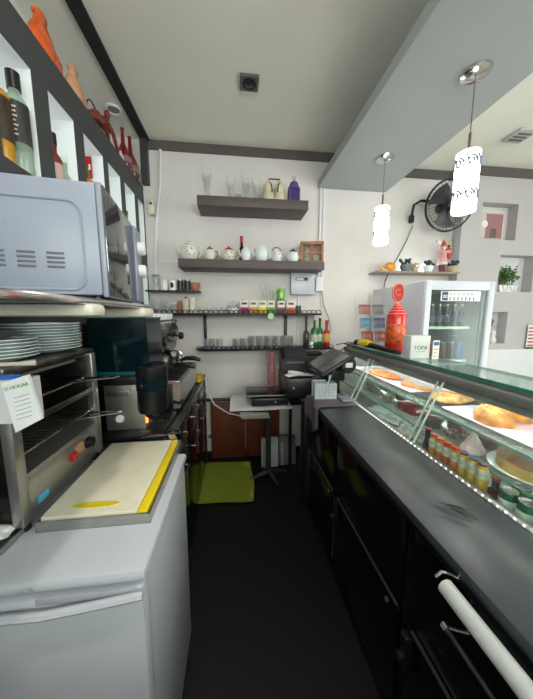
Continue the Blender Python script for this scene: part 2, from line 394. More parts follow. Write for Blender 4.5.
# local: +y runs back along the door, -x runs to the wall
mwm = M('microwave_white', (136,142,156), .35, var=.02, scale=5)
part('casing', MB().bx(-.34,-.012,0,.40,.012,.274,.006), mwm, t)
part('front_frame', MB().bx(-.012,0,0,.40,.008,.276,.003), mwm, t)
part('door', MB().bx(0,.003,.006,.297,.012,.272,.001), M('mirror_door', (120,122,124), .06, .9, var=.05), t)
cp = part('control_panel', MB().bx(0,.010,.30,.395,.012,.272,.004), mwm, t)
for z in (.205,.125): 
    k = part('knob', MB().lathe([(.024,0),(.023,.018),(.019,.022),(0,.022)], (.010,.35,z), 24, rot=(0,PI/2,0)), white_pl, cp)
for c_ in range(4):
    for r_ in range(4):
        part('vent_slot', MB().box((-.105-.058*c_, -.0005, .108-.0105*r_), (.036,.003,.0052), .0012), M('slot_dark', (92,94,104), .6), t)
b = MB(); pts = [(-.33,0,.228)]+[(-.075+.03*math.cos(a), 0, .198+.03*math.sin(a)) for a in [R(90-15*i) for i in range(7)]]+[(-.045,0,.055)]+[(-.075+.03*math.cos(a), 0, .055+.03*math.sin(a)) for a in [R(-15*i) for i in range(7)]]+[(-.33,0,.025)]
part('pressed_panel', b.tube(pts, .0035, 6), mwm, t)
part('edge_rail', MB().bx(-.33,-.05,-.002,0,.014,.018), mwm, t)
for x in (-.32,-.035):
    for y in (.04,.36): part('foot', MB().cyl((x,y,0), .012, .013, seg=12), blackp, t)

# ------------------------------------------------------------------ under-counter freezer
t = thing('freezer', 'white under-counter freezer with moulded top and bar handle', 'freezer', (-.47,.76,0))
part('cabinet_body', MB().bx(-.745,-.212,.575,1.02,.02,.82,.006), white_en, t, True)
part('top', MB().bx(-.75,-.203,.53,1.025,.82,.85,.010), white_en, t, True)
d = part('door', MB().bx(-.745,-.208,.525,.57,.04,.812,.010), white_en, t, True)
part('handle', MB().tube([(-.74,.512,.793),(-.46,.508,.795),(-.40,.508,.792),(-.30,.510,.800),(-.205,.515,.806)], .009, 8), white_en, d, True)
part('handle_recess', MB().bx(-.42,-.22,.522,.526,.800,.817,.001), M('recess_grey', (170,172,180), .5), d, True)
text('lettering', 'craft', .018, M('faint_print', (186,188,194), .5), t, (-.44,.5285,.834), (PI/2,0,0), w=True)
for x in (-.70,-.25):
    for y in (.62,.97): part('foot', MB().cyl((x,y,0), .02, .022, seg=12), blackp, t, True)

# steel baking tray with the cutting board
def tray_mesh(x0,x1,y0,y1,z,h,mat,t,lip=.004):
    b = MB().bx(x0,x1,y0,y1,z,z+.003); b.bx(x0,x0+lip,y0,y1,z,z+h); b.bx(x1-lip,x1,y0,y1,z,z+h); b.bx(x0,x1,y0,y0+lip,z,z+h); b.bx(x0,x1,y1-lip,y1,z,z+h)
    return part('pan', b, mat, t, True)
t = thing('baking_tray', 'flat steel baking tray on the freezer under the cutting board', 'tray', (-.38,.85,.851))
tray_mesh(-.512,-.232,.664,1.08,.851,.028,steel,t)
t = thing('cutting_board', 'white cutting board with yellow edge and slot in the steel tray', 'cutting board', (-.38,.85,.856))
part('board', MB().bx(-.503,-.268,.672,1.07,.856,.886,.003), M('board_plastic', (224,218,194), .55, var=.05, scale=25), t, True)
part('edge', MB().bx(-.267,-.242,.672,1.07,.856,.884,.003), yellow, t, True)
part('handle_slot', MB().lathe([(.0,0),(1,0),(1,.0015),(0,.0015)], (-.385,.705,.886), 24, sx=.060, sy=.011), M('slot_yellow', (222,200,30), .5), t, True)

# ------------------------------------------------------------------ toaster grill
t = thing('toaster_grill', 'two-tier stainless steel toaster grill with wire racks on freezer', 'toaster', (-.64,.85,.851))
blk = M('charred_black', (16,15,14), .5, var=.3)
tb = MB().bx(-.755,-.53,.655,1.045,1.255,1.278,.004)
part('top_panel', tb, steel_dk, t, True)
part('end_panel', MB().bx(-.755,-.533,.655,.670,.885,1.255,.002), blackgloss, t, True)
part('end_panel', MB().bx(-.755,-.533,1.03,1.045,.885,1.255,.002), steel_dk, t, True)
part('back_panel', MB().bx(-.755,-.748,.67,1.03,.885,1.255), blk, t, True)
part('front_post', MB().bx(-.552,-.526,.652,.682,.875,1.262,.003), steel, t, True)
part('front_post', MB().bx(-.552,-.526,1.018,1.048,.875,1.262,.003), steel, t, True)
part('base', MB().bx(-.755,-.535,.67,1.03,.870,.985,.003), steel, t, True)
part('drip_shelf', MB().prism([(-.755,.99),(-.53,.985),(-.527,1.002),(-.755,1.03)], .67, 1.03, 'y'), steel, t, True)
part('middle_shelf', MB().bx(-.745,-.532,.67,1.03,1.115,1.135,.002), steel_dk, t, True)
for z in (1.045,1.175):
    b = MB(); b.tube([(-.74,.69,z),(-.545,.69,z),(-.545,1.01,z),(-.74,1.01,z)], .003, 6, True)
    for k in range(14):
        y = .71+.022*k; b.tube([(-.74,y,z),(-.545,y,z)], .0018, 6)
    f = part('wire_rack', b, chrome, t, True)
    part('rack_handle', MB().tube([(-.545,.93,z),(-.47,.955,z+.004),(-.425,.965,z+.006),(-.418,.975,z+.006),(-.425,.985,z+.006),(-.47,.985,z+.004),(-.545,.99,z)], .0035, 6), chrome, f, True)
for z in (1.10,1.235):
    for k in range(3): part('heating_tube', MB().tube([(-.70+.055*k,.675,z),(-.70+.055*k,1.025,z)], .006, 8), M('quartz_tube', (120,112,104), .3), t, True)
part('switch', MB().bx(-.536,-.524,.86,.885,.93,.955,.003), redm, t, True, label='red rocker switch')
part('timer_knob', MB().lathe([(.02,0),(.018,.016),(0,.016)], (-.534,.965,.945), 20, rot=(0,PI/2,0)), blackp, t, True)
part('rating_plate', MB().bx(-.536,-.532,.89,.935,.935,.965), M('tan_sticker', (176,130,84), .6), t, True)
part('blue_sticker', MB().bx(-.536,-.532,.715,.755,.895,.915), M('blue_sticker', (70,160,190), .5), t, True)
for y in (.68,1.02):
    for x in (-.73,-.545): part('foot', MB().cyl((x,y,.851), .012, .02, seg=12), blackp, t, True)
t = thing('crumb_tray', 'shallow steel crumb tray sticking out from under the toaster', 'tray', (-.58,.62,.851))
b = MB().bx(-.70,-.545,.605,.70,.852,.855).bx(-.545,-.541,.605,.70,.852,.866).bx(-.70,-.545,.602,.606,.852,.866)
part('pan', b, steel, t, True)
def crumple(name, label, cat, c, rx, ry, rz_, mat, amp=.35, n=26, seed=1, group=None):
    rnd = random.Random(seed); b = MB(); ph = [(rnd.uniform(2,7), rnd.uniform(2,7), rnd.uniform(0,6)) for _ in range(5)]
    b.ell((0,0,0), (1,1,1), seg=n, rings=n//2)
    for v in b.b.verts:
        f = 1+amp*sum(math.sin(a*v.co.x+p)*math.cos(q*v.co.y+a*v.co.z) for a, q, p in ph)/3
        v.co = Vector((v.co.x*rx*f, v.co.y*ry*f, max(v.co.z*rz_*f, -rz_*.6)+rz_*.6))
    return solo(name, b, mat, label, cat, (c[0],c[1],c[2]), group)
crumple('plastic_bag', 'crumpled white plastic bag at the foot of the toaster', 'bag', (-.578,.645,.868), .03, .028, .014, M('bag_white', (222,222,220), .4))
# plates
def plate(r=.11):
    return MB().lathe([(0,.004),(r*.55,.004),(r*.62,.007),(r,.017),(r,.019),(r*.6,.0105),(0,.008)], seg=36)
plm = M('plate_china', (224,234,232), .2, var=.02, coat=.3)
first = None
for sidx, (cx, cy, n, lb) in enumerate(((-.612,.745,6,'white dinner plate in the low stack at the near end of toaster'), (-.618,.925,10,'white dinner plate in the taller stack at far end of toaster'))):
    for k in range(n):
        loc = (cx+random.uniform(-.002,.002), cy+random.uniform(-.002,.002), 1.279+.0085*k)
        if first is None: o = first = solo('dinner_plate', plate(.105), plm, lb, 'plate', loc)
        else: o = first.copy(); C.objects.link(o); o.location = loc
        o['label'] = lb; o['group'] = ('plates in the low stack', 'plates in the tall stack')[sidx]
first.scale = (.8,.8,1)
for o in C.objects:
    if o.name.startswith('dinner_plate'): o.scale = (.84,.84,1) if 'near end' in o['label'] else (.98,.98,1)
b = MB().sheet(lambda u, v: (-.70+.12*u, .66+.13*v, 1.352+.018*math.sin(7*u+2)*math.cos(5*v)+.02*(1-u)), 12, 12, .001)
solo('plastic_wrap', b, M('grey_film', (150,150,154), .2, alpha=.6), 'crumpled clear grey plastic wrap on the low plate stack', 'plastic wrap')
t = thing('glove_box', 'white cardboard box with blue opening and green-lettered label at toaster end', 'box', (-.53,.63,1.165))
part('carton', MB().bx(-.60,-.470,.605,.654,1.165,1.262,.002), M('carton_grey', (206,206,206), .7), t, True)
part('blue_opening', MB().lathe([(0,0),(1,0),(.9,.006),(0,.008)], (-.54,.628,1.262), 24, sx=.052, sy=.020), M('blue_film', (30,96,190), .3), t, True)
part('label_card', MB().prism([(-.492,1.148),(-.438,1.176),(-.455,1.275),(-.507,1.258)], .597, .6045, 'y'), paper, t, True)
text('lettering', 'D HOGAR', .0105, M('green_print', (90,150,60), .6), t, (-.478,.5965,1.250), (PI/2,-.25,0), w=True)
b = MB()
for k in range(6): b.box((-.470,.5965,1.182+.0095*k), (.032,.0015,.0014), rot=(0,-.28,0))
part('small_print', b, M('grey_print', (150,150,150), .6), t, True)
t.location.x += .018
solo('wooden_spatula', MB().tube([(-.59,.675,1.284),(-.52,.685,1.284),(-.49,.70,1.284)], [.005,.005,.008], 8), M('pale_wood', (206,196,180), .6), 'pale wooden spatula lying on the toaster edge', 'spatula')

# ------------------------------------------------------------------ left work counter
t = thing('work_counter', 'black work counter with steel top and drawers along the left', 'counter', (-.5,1.7,0))
part('carcass', MB().bx(-.755,-.30,1.035,2.33,.06,.845), blackgloss, t, True)
part('top', MB().bx(-.755,-.27,1.032,2.345,.845,.875,.004), steel_dk, t, True)
part('plinth', MB().bx(-.755,-.34,1.05,2.31,0,.06), blackm, t, True)
for y0, y1 in ((1.04,1.46),(1.47,1.89),(1.90,2.32)):
    for z0, z1 in ((.66,.835),(.07,.65)):
        d = part('drawer' if z0 > .5 else 'door', MB().bx(-.30,-.28,y0,y1,z0,z1,.003), blackgloss, t, True)
        zz = z1-.05
        hb = MB().tube([(-.28,y0+.10,zz),(-.258,y0+.10,zz),(-.258,y1-.10,zz),(-.28,y1-.10,zz)], .005, 8)
        part('handle', hb, steel_dk, d, True)
part('end_panel', MB().bx(-.755,-.275,2.33,2.345,0,.845), steel_dk, t, True)
b = MB().sheet(lambda u, v: (-.36+.08*u+.01*math.sin(5*v), 2.02+.30*v, .879+.012*abs(math.sin(6*u+3*v))), 10, 14, .004)
solo('cleaning_cloth', b, M('yellow_cloth', (226,184,24), .9, var=.1, bump=.3), 'crumpled yellow cleaning cloth on the far end of the counter', 'cloth')

# coffee grinder
t = thing('coffee_grinder', 'steel coffee grinder with smoked teal bean hopper and black doser', 'coffee grinder', (-.47,1.2,.876))
part('base', MB().bx(-.57,-.31,1.10,1.36,.876,.905,.006), blackp, t, True)
fp = part('body', MB().bx(-.556,-.394,1.145,1.33,.905,1.108,.006), steel, t, True)
part('badge', MB().bx(-.545,-.455,1.141,1.146,1.058,1.082,.001), M('badge_steel', (140,134,126), .35, .9), fp, True)
part('button', MB().lathe([(.018,0),(.016,.006),(0,.007)], (-.498,1.145,.958), 20, rot=(PI/2,0,0)), white_pl, fp, True)
part('power_light', MB().bx(-.394,-.388,1.15,1.165,.93,.965,.002), M('orange_lamp', (255,120,40), .3, emit=2.5), t, True)
part('head', MB().bx(-.585,-.375,1.12,1.34,1.108,1.150,.010), blackp, t, True)
hp = part('bean_hopper', MB().prism([(-.590,1.165),(-.355,1.165),(-.362,1.385),(-.585,1.385)], 1.125, 1.335, 'y'), teal_pl, t, True)
part('hopper_rim', MB().bx(-.592,-.352,1.12,1.34,1.150,1.168,.005), M('teal_rim', (24,88,92), .2), hp, True)
part('hopper_lid', MB().bx(-.588,-.358,1.122,1.338,1.382,1.391,.004), M('teal_lid', (30,70,78), .2), hp, True)
ds = part('doser', MB().lathe([(.058,0),(.062,.01),(.062,.09),(.064,.10)], (-.362,1.16,.985), 32), blackp, t, True)
part('doser_window', MB().lathe([(.0595,0),(.0650,.001),(.0650,.05),(.0595,.051)], (-.362,1.16,1.085), 32), teal_pl, ds, True)
part('doser_lid', MB().lathe([(.065,0),(.067,.005),(.067,.05),(.058,.058),(.045,.05),(0,.05)], (-.362,1.16,1.136), 32), blackp, ds, True)
part('dosing_lever', MB().tube([(-.28,1.16,1.02),(-.245,1.15,1.015),(-.235,1.15,1.03)], .008, 8), blackp, ds, True)
part('portafilter_fork', MB().tube([(-.38,1.13,.975),(-.33,1.09,.965),(-.30,1.09,.965)], .009, 8).tube([(-.36,1.17,.975),(-.31,1.13,.965),(-.285,1.10,.965)], .007, 8), blackp, t, True)

# espresso machine
t = thing('espresso_machine', 'black two-group espresso machine with cups warming on top', 'coffee machine', (-.52,1.62,.876))
part('lower_body', MB().bx(-.75,-.335,1.40,2.0,.895,1.035,.008), blackm, t, True)
part('front_panel', MB().prism([(-.335,.90),(-.30,.905),(-.292,1.045),(-.335,1.05)], 1.40, 2.0, 'y'), steel, t, True)
part('drip_tray', MB().bx(-.55,-.30,1.41,1.99,1.035,1.050,.003), steel, t, True)
b = MB()
for k in range(18): b.bx(-.54,-.31,1.43+.031*k,1.437+.031*k,1.050,1.055)
part('drip_grid', b, blackm, t, True)
part('back_column', MB().bx(-.75,-.56,1.40,2.0,1.035,1.16,.01), blackm, t, True)
part('upper_body', MB().prism([(-.75,1.13),(-.47,1.13),(-.44,1.17),(-.415,1.30),(-.44,1.345),(-.75,1.345)], 1.42, 2.0, 'y'), M('machine_black', (22,23,25), .22, var=.2, coat=.4), t, True)
part('cup_rail', MB().tube([(-.74,1.43,1.365),(-.43,1.43,1.365),(-.43,1.99,1.365),(-.74,1.99,1.365)], .005, 8, True), blackp, t, True)
for y in (1.43,1.99):
    for x in (-.74,-.43): part('rail_post', MB().cyl((x,y,1.343), .005, .024, seg=8), blackp, t, True)
for y in (1.56,1.80):
    g = part('group_head', MB().lathe([(.036,0),(.04,.01),(.04,.045),(.03,.06)], (-.42,y,1.105), 24), steel_dk, t, True)
    part('portafilter', MB().cyl((-.42,y,1.085), .034, .024, seg=24).tube([(-.39,y,1.10),(-.36,y,1.10)], .008, 8).tube([(-.42,y,1.088),(-.42,y,1.062)], .009, 8), steel_dk, g, True)
    part('portafilter_handle', MB().tube([(-.365,y,1.10),(-.33,y-.005,1.112),(-.28,y-.01,1.112),(-.235,y-.015,1.098)], [.009,.015,.016,.011], 10), blackp, g, True)
for y, dz in ((1.46,0),(1.94,0)):
    part('steam_wand', MB().tube([(-.40,y,1.14),(-.385,y,1.11),(-.39,y,1.06)], .006, 8), chrome, t, True)
    part('steam_knob', MB().lathe([(.008,0),(.008,.012),(.026,.014),(.026,.04),(.02,.045),(0,.045)], (-.425,y+.04,1.25), 16, rot=(0,PI/2,0)), blackp, t, True)
part('end_cover', MB().prism([(-.75,1.12),(-.46,1.12),(-.42,1.17),(-.40,1.30),(-.43,1.36),(-.75,1.355)], 1.40, 1.42, 'y'), blackp, t, True)
for y in (1.44,1.96):
    for x in (-.72,-.36): part('foot', MB().cyl((x,y,.876), .02, .02, seg=12), blackp, t, True)
def cup(r=.032, h=.05):
    return MB().lathe([(0,.0),(r*.55,0),(r*.62,.004),(r*.95,h*.6),(r,h),(r*.93,h),(r*.85,h*.55),(r*.4,.008),(0,.007)], seg=20)
cup0 = thing('espresso_cup', 'small white cup upside up on top of espresso machine', 'cup', (-.47,1.48,1.346), 0, 'white cups on the espresso machine')
part('bowl', cup(), porc_w, cup0); cup0.scale = (1,1,1.25); part('handle', MB().tube([(0,-.03,.04),(0,-.045,.035),(0,-.045,.02),(0,-.026,.014)], .004, 6), porc_w, cup0)
for i in range(4):
    for j in range(7):
        if i or j: dup(cup0, (-.47-.075*i, 1.48+.075*j, 1.346), random.uniform(-.5,.5))

# knock box / spare portafilter on the counter in front of the machine
t = thing('spare_portafilter', 'portafilter with black handle resting on the counter below the grinder', 'portafilter', (-.32,1.055,.876))
part('basket', MB().lathe([(0,0),(.028,0),(.03,.03),(.026,.03),(.024,.004)], (-.305,1.068,.876), 20), chrome, t, True)
part('handle', MB().tube([(-.335,1.065,.892),(-.38,1.06,.897),(-.43,1.055,.893)], [.008,.013,.01], 10), blackp, t, True)
t.location.x += .035; t.location.y += .035


# ------------------------------------------------------------------ back wall: floating shelves
t = thing('floating_shelf', 'upper brown floating shelf with glasses and purple lantern', 'shelf', (.17,2.38,2.265))
part('board', MB().bx(-.285,.618,2.25,2.5,2.265,2.338,.002), brownsh, t, True)
t = thing('floating_shelf', 'long brown floating shelf carrying the row of teapots', 'shelf', (.16,2.38,1.785))
part('board', MB().bx(-.45,.77,2.25,2.5,1.785,1.852,.002), brownsh, t, True)
Z1, Z2 = 2.339, 1.853
def pilsner(h, r): return MB().lathe([(0,0),(r*.8,0),(r*.78,.008),(r*.55,h*.15),(r*.6,h*.4),(r,h*.8),(r*.95,h),(r*.88,h),(r*.92,h*.8),(r*.5,h*.4),(r*.4,h*.16),(0,h*.14)], seg=24)
solo('beer_glass', pilsner(.255,.04), glass, 'tallest slim beer glass at the left of the upper shelf', 'glass', (-.215,2.36,Z1))
for x, h, lb in ((-.017,.185,'first shorter beer glass right of the tallest one'), (.105,.20,'middle beer glass of the three shorter ones on upper shelf'), (.192,.19,'beer glass nearest to the cream pots on upper shelf')):
    solo('beer_glass', pilsner(h,.038), glass, lb, 'glass', (x,2.34,Z1))
def tumbler(r=.034, h=.10, tp=.85): return MB().lathe([(0,0),(r*tp,0),(r,h),(r*.93,h),(r*tp*.9,.01),(0,.01)], seg=18)
for x, lb in ((.045,'small tumbler behind the beer glasses, between first and middle'), (.245,'small tumbler behind the glass beside the cream pots')):
    solo('small_tumbler', tumbler(.03,.11), glass, lb, 'glass', (x,2.43,Z1))
t = thing('gourd_pots', 'cream double gourd-shaped pot with wire handle on upper shelf', 'ornament', (.345,2.35,Z1)); t.scale = (1.15,1,1.3)
cr = M('cream_glaze', (214,204,174), .25, var=.12, coat=.3)
for sx in (-.04,.04):
    g = part('pot', MB().lathe([(0,0),(.035,0),(.044,.03),(.036,.06),(.03,.07),(.04,.09),(.035,.115),(.012,.14),(0,.142)], (sx,0,0), 20), cr, t)
    part('leaf', MB().tube([(sx,-.03,.12),(sx*.6,-.04,.10),(sx*.5,-.045,.06)], .005, 6), M('dark_leaf', (90,84,50), .5), g)
part('handle', MB().tube([(-.05,0,.12),(-.04,0,.15),(.04,0,.15),(.05,0,.12)], .004, 8), blackm, t)
t = thing('lantern', 'purple lantern with arched top on the right of upper shelf', 'lantern', (.515,2.35,Z1)); t.scale = (1.1,1,1.12)
pur = M('purple_paint', (98,72,150), .45, var=.15); pud = M('purple_dark', (58,40,98), .5)
part('base', MB().bx(-.045,.045,-.04,.04,0,.014,.003), pur, t)
b = MB()
for sx in (-.038,.038):
    for sy in (-.033,.033): b.box((sx,sy,.06), (.010,.010,.10), .002)
part('frame', b, pur, t)
part('panel', MB().bx(-.036,.036,-.031,.031,.014,.11), pud, t)
part('roof', MB().lathe([(.046,.108),(.046,.118),(.038,.13),(.03,.155),(.014,.165),(.006,.172),(0,.174)], seg=4 if False else 16), pur, t)
part('ring', MB().tube(arc((0,0,.19), .012, 0, 345, 14, 'xz'), .002, 6, True).tube([(0,0,.17),(0,0,.18)], .002, 6), pur, t)

def teapot(name, label, x, r, h, mat, lidm=None, spout=-1, handle=True, y=2.36, squash=1, dots=None, top_handle=None, cat='teapot', hm=None):
    t = thing(name, label, cat, (x,y,Z2))
    lidm = lidm or mat; s = spout; r *= 1.12; h *= 1.32
    part('body', MB().lathe([(0,0),(r*.6,0),(r*.66,.004),(r*.95,h*.3),(r,h*.5),(r*.85,h*.78),(r*.5,h*.9),(0,h*.9)], sx=squash), mat, t)
    lid = part('lid', MB().lathe([(r*.56,h*.88),(r*.5,h*.96),(r*.2,h*1.04),(0,h*1.05)], sx=squash), lidm, t)
    part('knob', MB().ell((0,0,h*1.09), (r*.13,r*.13,r*.12)), lidm, lid)
    if s: part('spout', MB().tube([(s*r*.85,0,h*.35),(s*r*1.2,0,h*.5),(s*r*1.35,0,h*.85),(s*r*1.5,0,h*.95)], [r*.2,r*.15,r*.1,r*.08], 8), mat, t)
    if handle: part('handle', MB().tube([(-s*r*.8,0,h*.72),(-s*r*1.25,0,h*.78),(-s*r*1.4,0,h*.5),(-s*r*1.15,0,h*.25),(-s*r*.85,0,h*.25)], r*.08, 8), hm or mat, t)
    if top_handle: part('handle', MB().tube(arc((0,0,h*.8), r*.85, 20, 160, 10, 'xz'), r*.09, 8), top_handle, t)
    if dots:
        b = MB()
        for a, z in ((-100,.45),(-70,.6),(-85,.3),(-120,.6),(-50,.35),(-105,.68)):
            rr = r*.97; b.ell((rr*squash*math.cos(R(a)), rr*math.sin(R(a)), h*z), (r*.085,r*.04,r*.08), seg=8, rings=6)
        part('flower_pattern', b, dots, t)
    return t
dkl = M('dark_brown_lid', (52,38,34), .35); fl = M('flower_print', (150,90,80), .4)
teapot('teapot', 'large cream squarish teapot at the left end of the shelf', -.37, .062, .115, porc, None, -1, True, squash=1.05, dots=M('sage_print', (120,120,86), .5))
teapot('teapot', 'small cream teapot with dark brown lid and handle', -.205, .043, .085, porc, dkl, -1, hm=dkl)
teapot('teapot', 'white teapot with red lid and painted flowers', -.045, .060, .085, porc, redm, -1, dots=fl)
bottle('wine_miniature', 'slim dark bottle with red cap behind the white creamer', 'bottle', (.068,2.44,Z2), .026, .215, .011, .06, M('dark_wine_glass', (38,20,20), .12), redm, (.05,.11), M('gold_label', (180,140,80), .5), cap_h=.06)
teapot('creamer', 'small white creamer jug in front of the dark bottle', .098, .038, .085, porc_w, None, -1, cat='jug', y=2.30)
teapot('teapot', 'tall white teapot in the middle of the shelf', .235, .055, .115, porc_w, None, -1)
teapot('teapot', 'white jug-like pot with dark speckles and arched tan handle', .37, .045, .085, porc_w, None, -1, False, top_handle=M('tan_handle', (128,98,66), .5), dots=M('dark_print', (50,48,52), .4))
teapot('sugar_bowl', 'round white sugar bowl with black lid beside the wooden box', .515, .048, .085, porc_w, blackp, 1, False, cat='bowl', dots=None)
t = thing('wooden_display_box', 'small orange wooden box with four glass panes on teapot shelf', 'box', (.685,2.37,Z2), R(-10)); t.scale = (1.15,1,1.5)
part('case', MB().bx(-.075,.085,.03,.045,0,.12).bx(-.085,-.072,-.045,.045,0,.12).bx(.075,.088,-.045,.045,0,.12).bx(-.085,.088,-.045,.045,0,.010).bx(-.085,.088,-.045,.045,.112,.122), wood, t)
part('front_frame', MB().bx(-.085,.088,-.052,-.044,0,.014).bx(-.085,.088,-.052,-.044,.106,.122).bx(-.085,-.068,-.052,-.044,0,.122).bx(.072,.088,-.052,-.044,0,.122).bx(-.003,.005,-.051,-.045,.01,.11).bx(-.07,.075,-.051,-.045,.054,.062), wood, t)
part('pane', MB().bx(-.07,.074,-.048,-.046,.012,.108), pane, t)
part('contents', MB().bx(-.055,-.01,-.03,.02,.011,.04,.004).bx(.015,.06,-.03,.02,.011,.05,.004).bx(-.05,-.015,-.02,.02,.042,.09,.004), M('box_contents', (150,150,120), .6, var=.4, scale=40), t)

# small black shelf
solo('small_wall_shelf', MB().bx(-.75,-.30,2.36,2.5,1.598,1.610,.002), blackm, 'small black wall shelf with cups in the back left corner', 'shelf')
Z3 = 1.6105
t = thing('glass_pitcher', 'small clear pitcher with milk-white liner on the small black shelf', 'pitcher', (-.675,2.42,Z3))
part('body', MB().lathe([(0,0),(.04,0),(.045,.05),(.036,.10),(.042,.125),(.038,.125),(.032,.10),(0,.01)]), glass, t)
part('lid', MB().lathe([(.034,.118),(.03,.135),(0,.14)]), steel, t)
solo('sugar_pot', MB().lathe([(0,0),(.03,0),(.034,.04),(.03,.09),(0,.095)]), porc, 'narrow white pot right beside the clear pitcher', 'pot', (-.605,2.41,Z3))
t = thing('mug', 'white mug with a dark oval print on the small shelf', 'mug', (-.535,2.42,Z3))
part('bowl', MB().lathe([(0,0),(.032,0),(.034,.085),(.030,.085),(.028,.01),(0,.01)]), porc_w, t); part('print', MB().ell((0,-.034,.045), (.014,.003,.025)), blackp, t); part('handle', MB().tube([(.03,0,.065),(.05,0,.06),(.05,0,.03),(.03,0,.02)], .004, 6), porc_w, t)
for x, lb in ((-.472,'black canister next to the printed mug'), (-.412,'black canister next to the terracotta bowl')):
    t = thing('canister', lb, 'canister', (x,2.42,Z3)); part('body', MB().cyl((0,0,0), .026, .085, bev=.002), blackp, t); part('lid', MB().cyl((0,0,.085), .027, .012, bev=.002), steel, t)
t = thing('terracotta_bowl', 'terracotta pink cup-shaped bowl at the end of the small shelf', 'bowl', (-.345,2.42,Z3))
part('bowl', MB().lathe([(0,0),(.022,0),(.03,.01),(.042,.04),(.046,.07),(.042,.07),(.036,.04),(0,.012)]), M('terracotta', (176,116,90), .6, var=.1), t)

# black wire-edged shelves
def wire_shelf(label, x0, x1, y0, z, posts, round_end=False):
    t = thing('wire_edged_shelf', label, 'shelf', ((x0+x1)/2, 2.42, z-.014))
    if round_end:
        pl = [(x0+.0,YB-.002),(x0,y0+.09),(x0+.03,y0+.035),(x0+.09,y0),(x1,y0),(x1,YB-.002)]
        part('board', MB().prism(pl, z-.014, z-.001), blackm, t, True)
    else: part('board', MB().bx(x0,x1,y0,YB-.002,z-.014,z-.001,.002), blackm, t, True)
    b = MB(); n = int((x1-x0-.02)/.042); st = (x1-x0-.02)/n
    for k in range(n): b.tube(arc((x0+.01+st*(k+.5), y0+.004, z+.002), st*.66, 8, 172, 8), .0034, 5)
    b.tube([(x0+.005,y0+.004,z+.001),(x1-.005,y0+.004,z+.001)], .003, 6)
    part('wire_edge', b, blackm, t, True)
    return t
ZU, ZL = 1.412, 1.10
wire_shelf('upper black shelf with looped wire edge holding jars and tea boxes', -.75, .775, 2.30, ZU, ())
wire_shelf('lower black shelf with looped wire edge full of upturned tumblers', -.345, .90, 2.30, ZL, (), True)
for x, lb in ((-.275,'black upright post between the wire shelves, left one'), (.48,'black upright post between the wire shelves, right one')):
    solo('shelf_post', MB().bx(x-.013,x+.013,2.47,2.499,ZL,ZU-.015,.002), blackm, lb, 'post')
# tumblers on the lower shelf
tb_ = None
for k, (x, y) in enumerate([(-.25,2.36),(-.18,2.36),(-.215,2.43),(-.145,2.43)] + [(.02+.074*i, 2.36) for i in range(8)] + [(.00+.074*i, 2.44) for i in range(8)]):
    h = 1.0 if x < .1 else 1.25
    left = x < -.1
    lb = 'clear tumbler in the small cluster at the left end of the lower shelf' if left else ('clear tumbler in the front row of the lower wire shelf' if y < 2.4 else 'clear tumbler in the rear row of the lower wire shelf')
    gp = 'tumblers at the left end' if left else ('front row tumblers' if y < 2.4 else 'rear row tumblers')
    if tb_ is None: o = tb_ = solo('tumbler', tumbler(.033,.088), glass, lb, 'glass', (x,y,ZL), gp)
    else: o = tb_.copy(); C.objects.link(o); o.location = (x,y,ZL); o['label'] = lb; o['group'] = gp
    o.scale = (1,1,h)
# bottles at the right end of the lower shelf
bottle('dark_bottle', 'clear slender bottle with black stopper right of the tumblers', 'bottle', (.655,2.38,ZL), .028, .25, .010, .09, GL('smoky_glass', (150,150,150), 1.2, .08), blackp, cap_h=.10)
bottle('green_bottle', 'green bottle with pale label on the lower shelf, left of two', 'bottle', (.735,2.38,ZL), .034, .27, .012, .08, M('bottle_green', (30,110,46), .1, coat=.5), M('silver_cap', (190,190,190), .3, .8), (.05,.12), M('pale_green_label', (190,200,180), .6))
bottle('green_bottle', 'green bottle with red cap on the lower shelf, nearest the red one', 'bottle', (.80,2.42,ZL), .030, .26, .012, .08, MC['bottle_green'], redm, (.05,.12), M('white_label', (220,222,216), .6))
bottle('red_bottle', 'red sauce bottle with yellow label at the right shelf end', 'bottle', (.845,2.36,ZL), .030, .24, .013, .07, M('sauce_red', (176,22,20), .2, coat=.4), redm, (.05,.13), M('yellow_label', (220,170,80), .6))
t = thing('white_canister', 'small white canister at the foot of the green bottles', 'canister', (.69,2.325,ZL)); part('body', MB().cyl((0,0,0), .020, .06, bev=.002), white_pl, t); part('lid', MB().cyl((0,0,.06), .021, .008), steel, t)
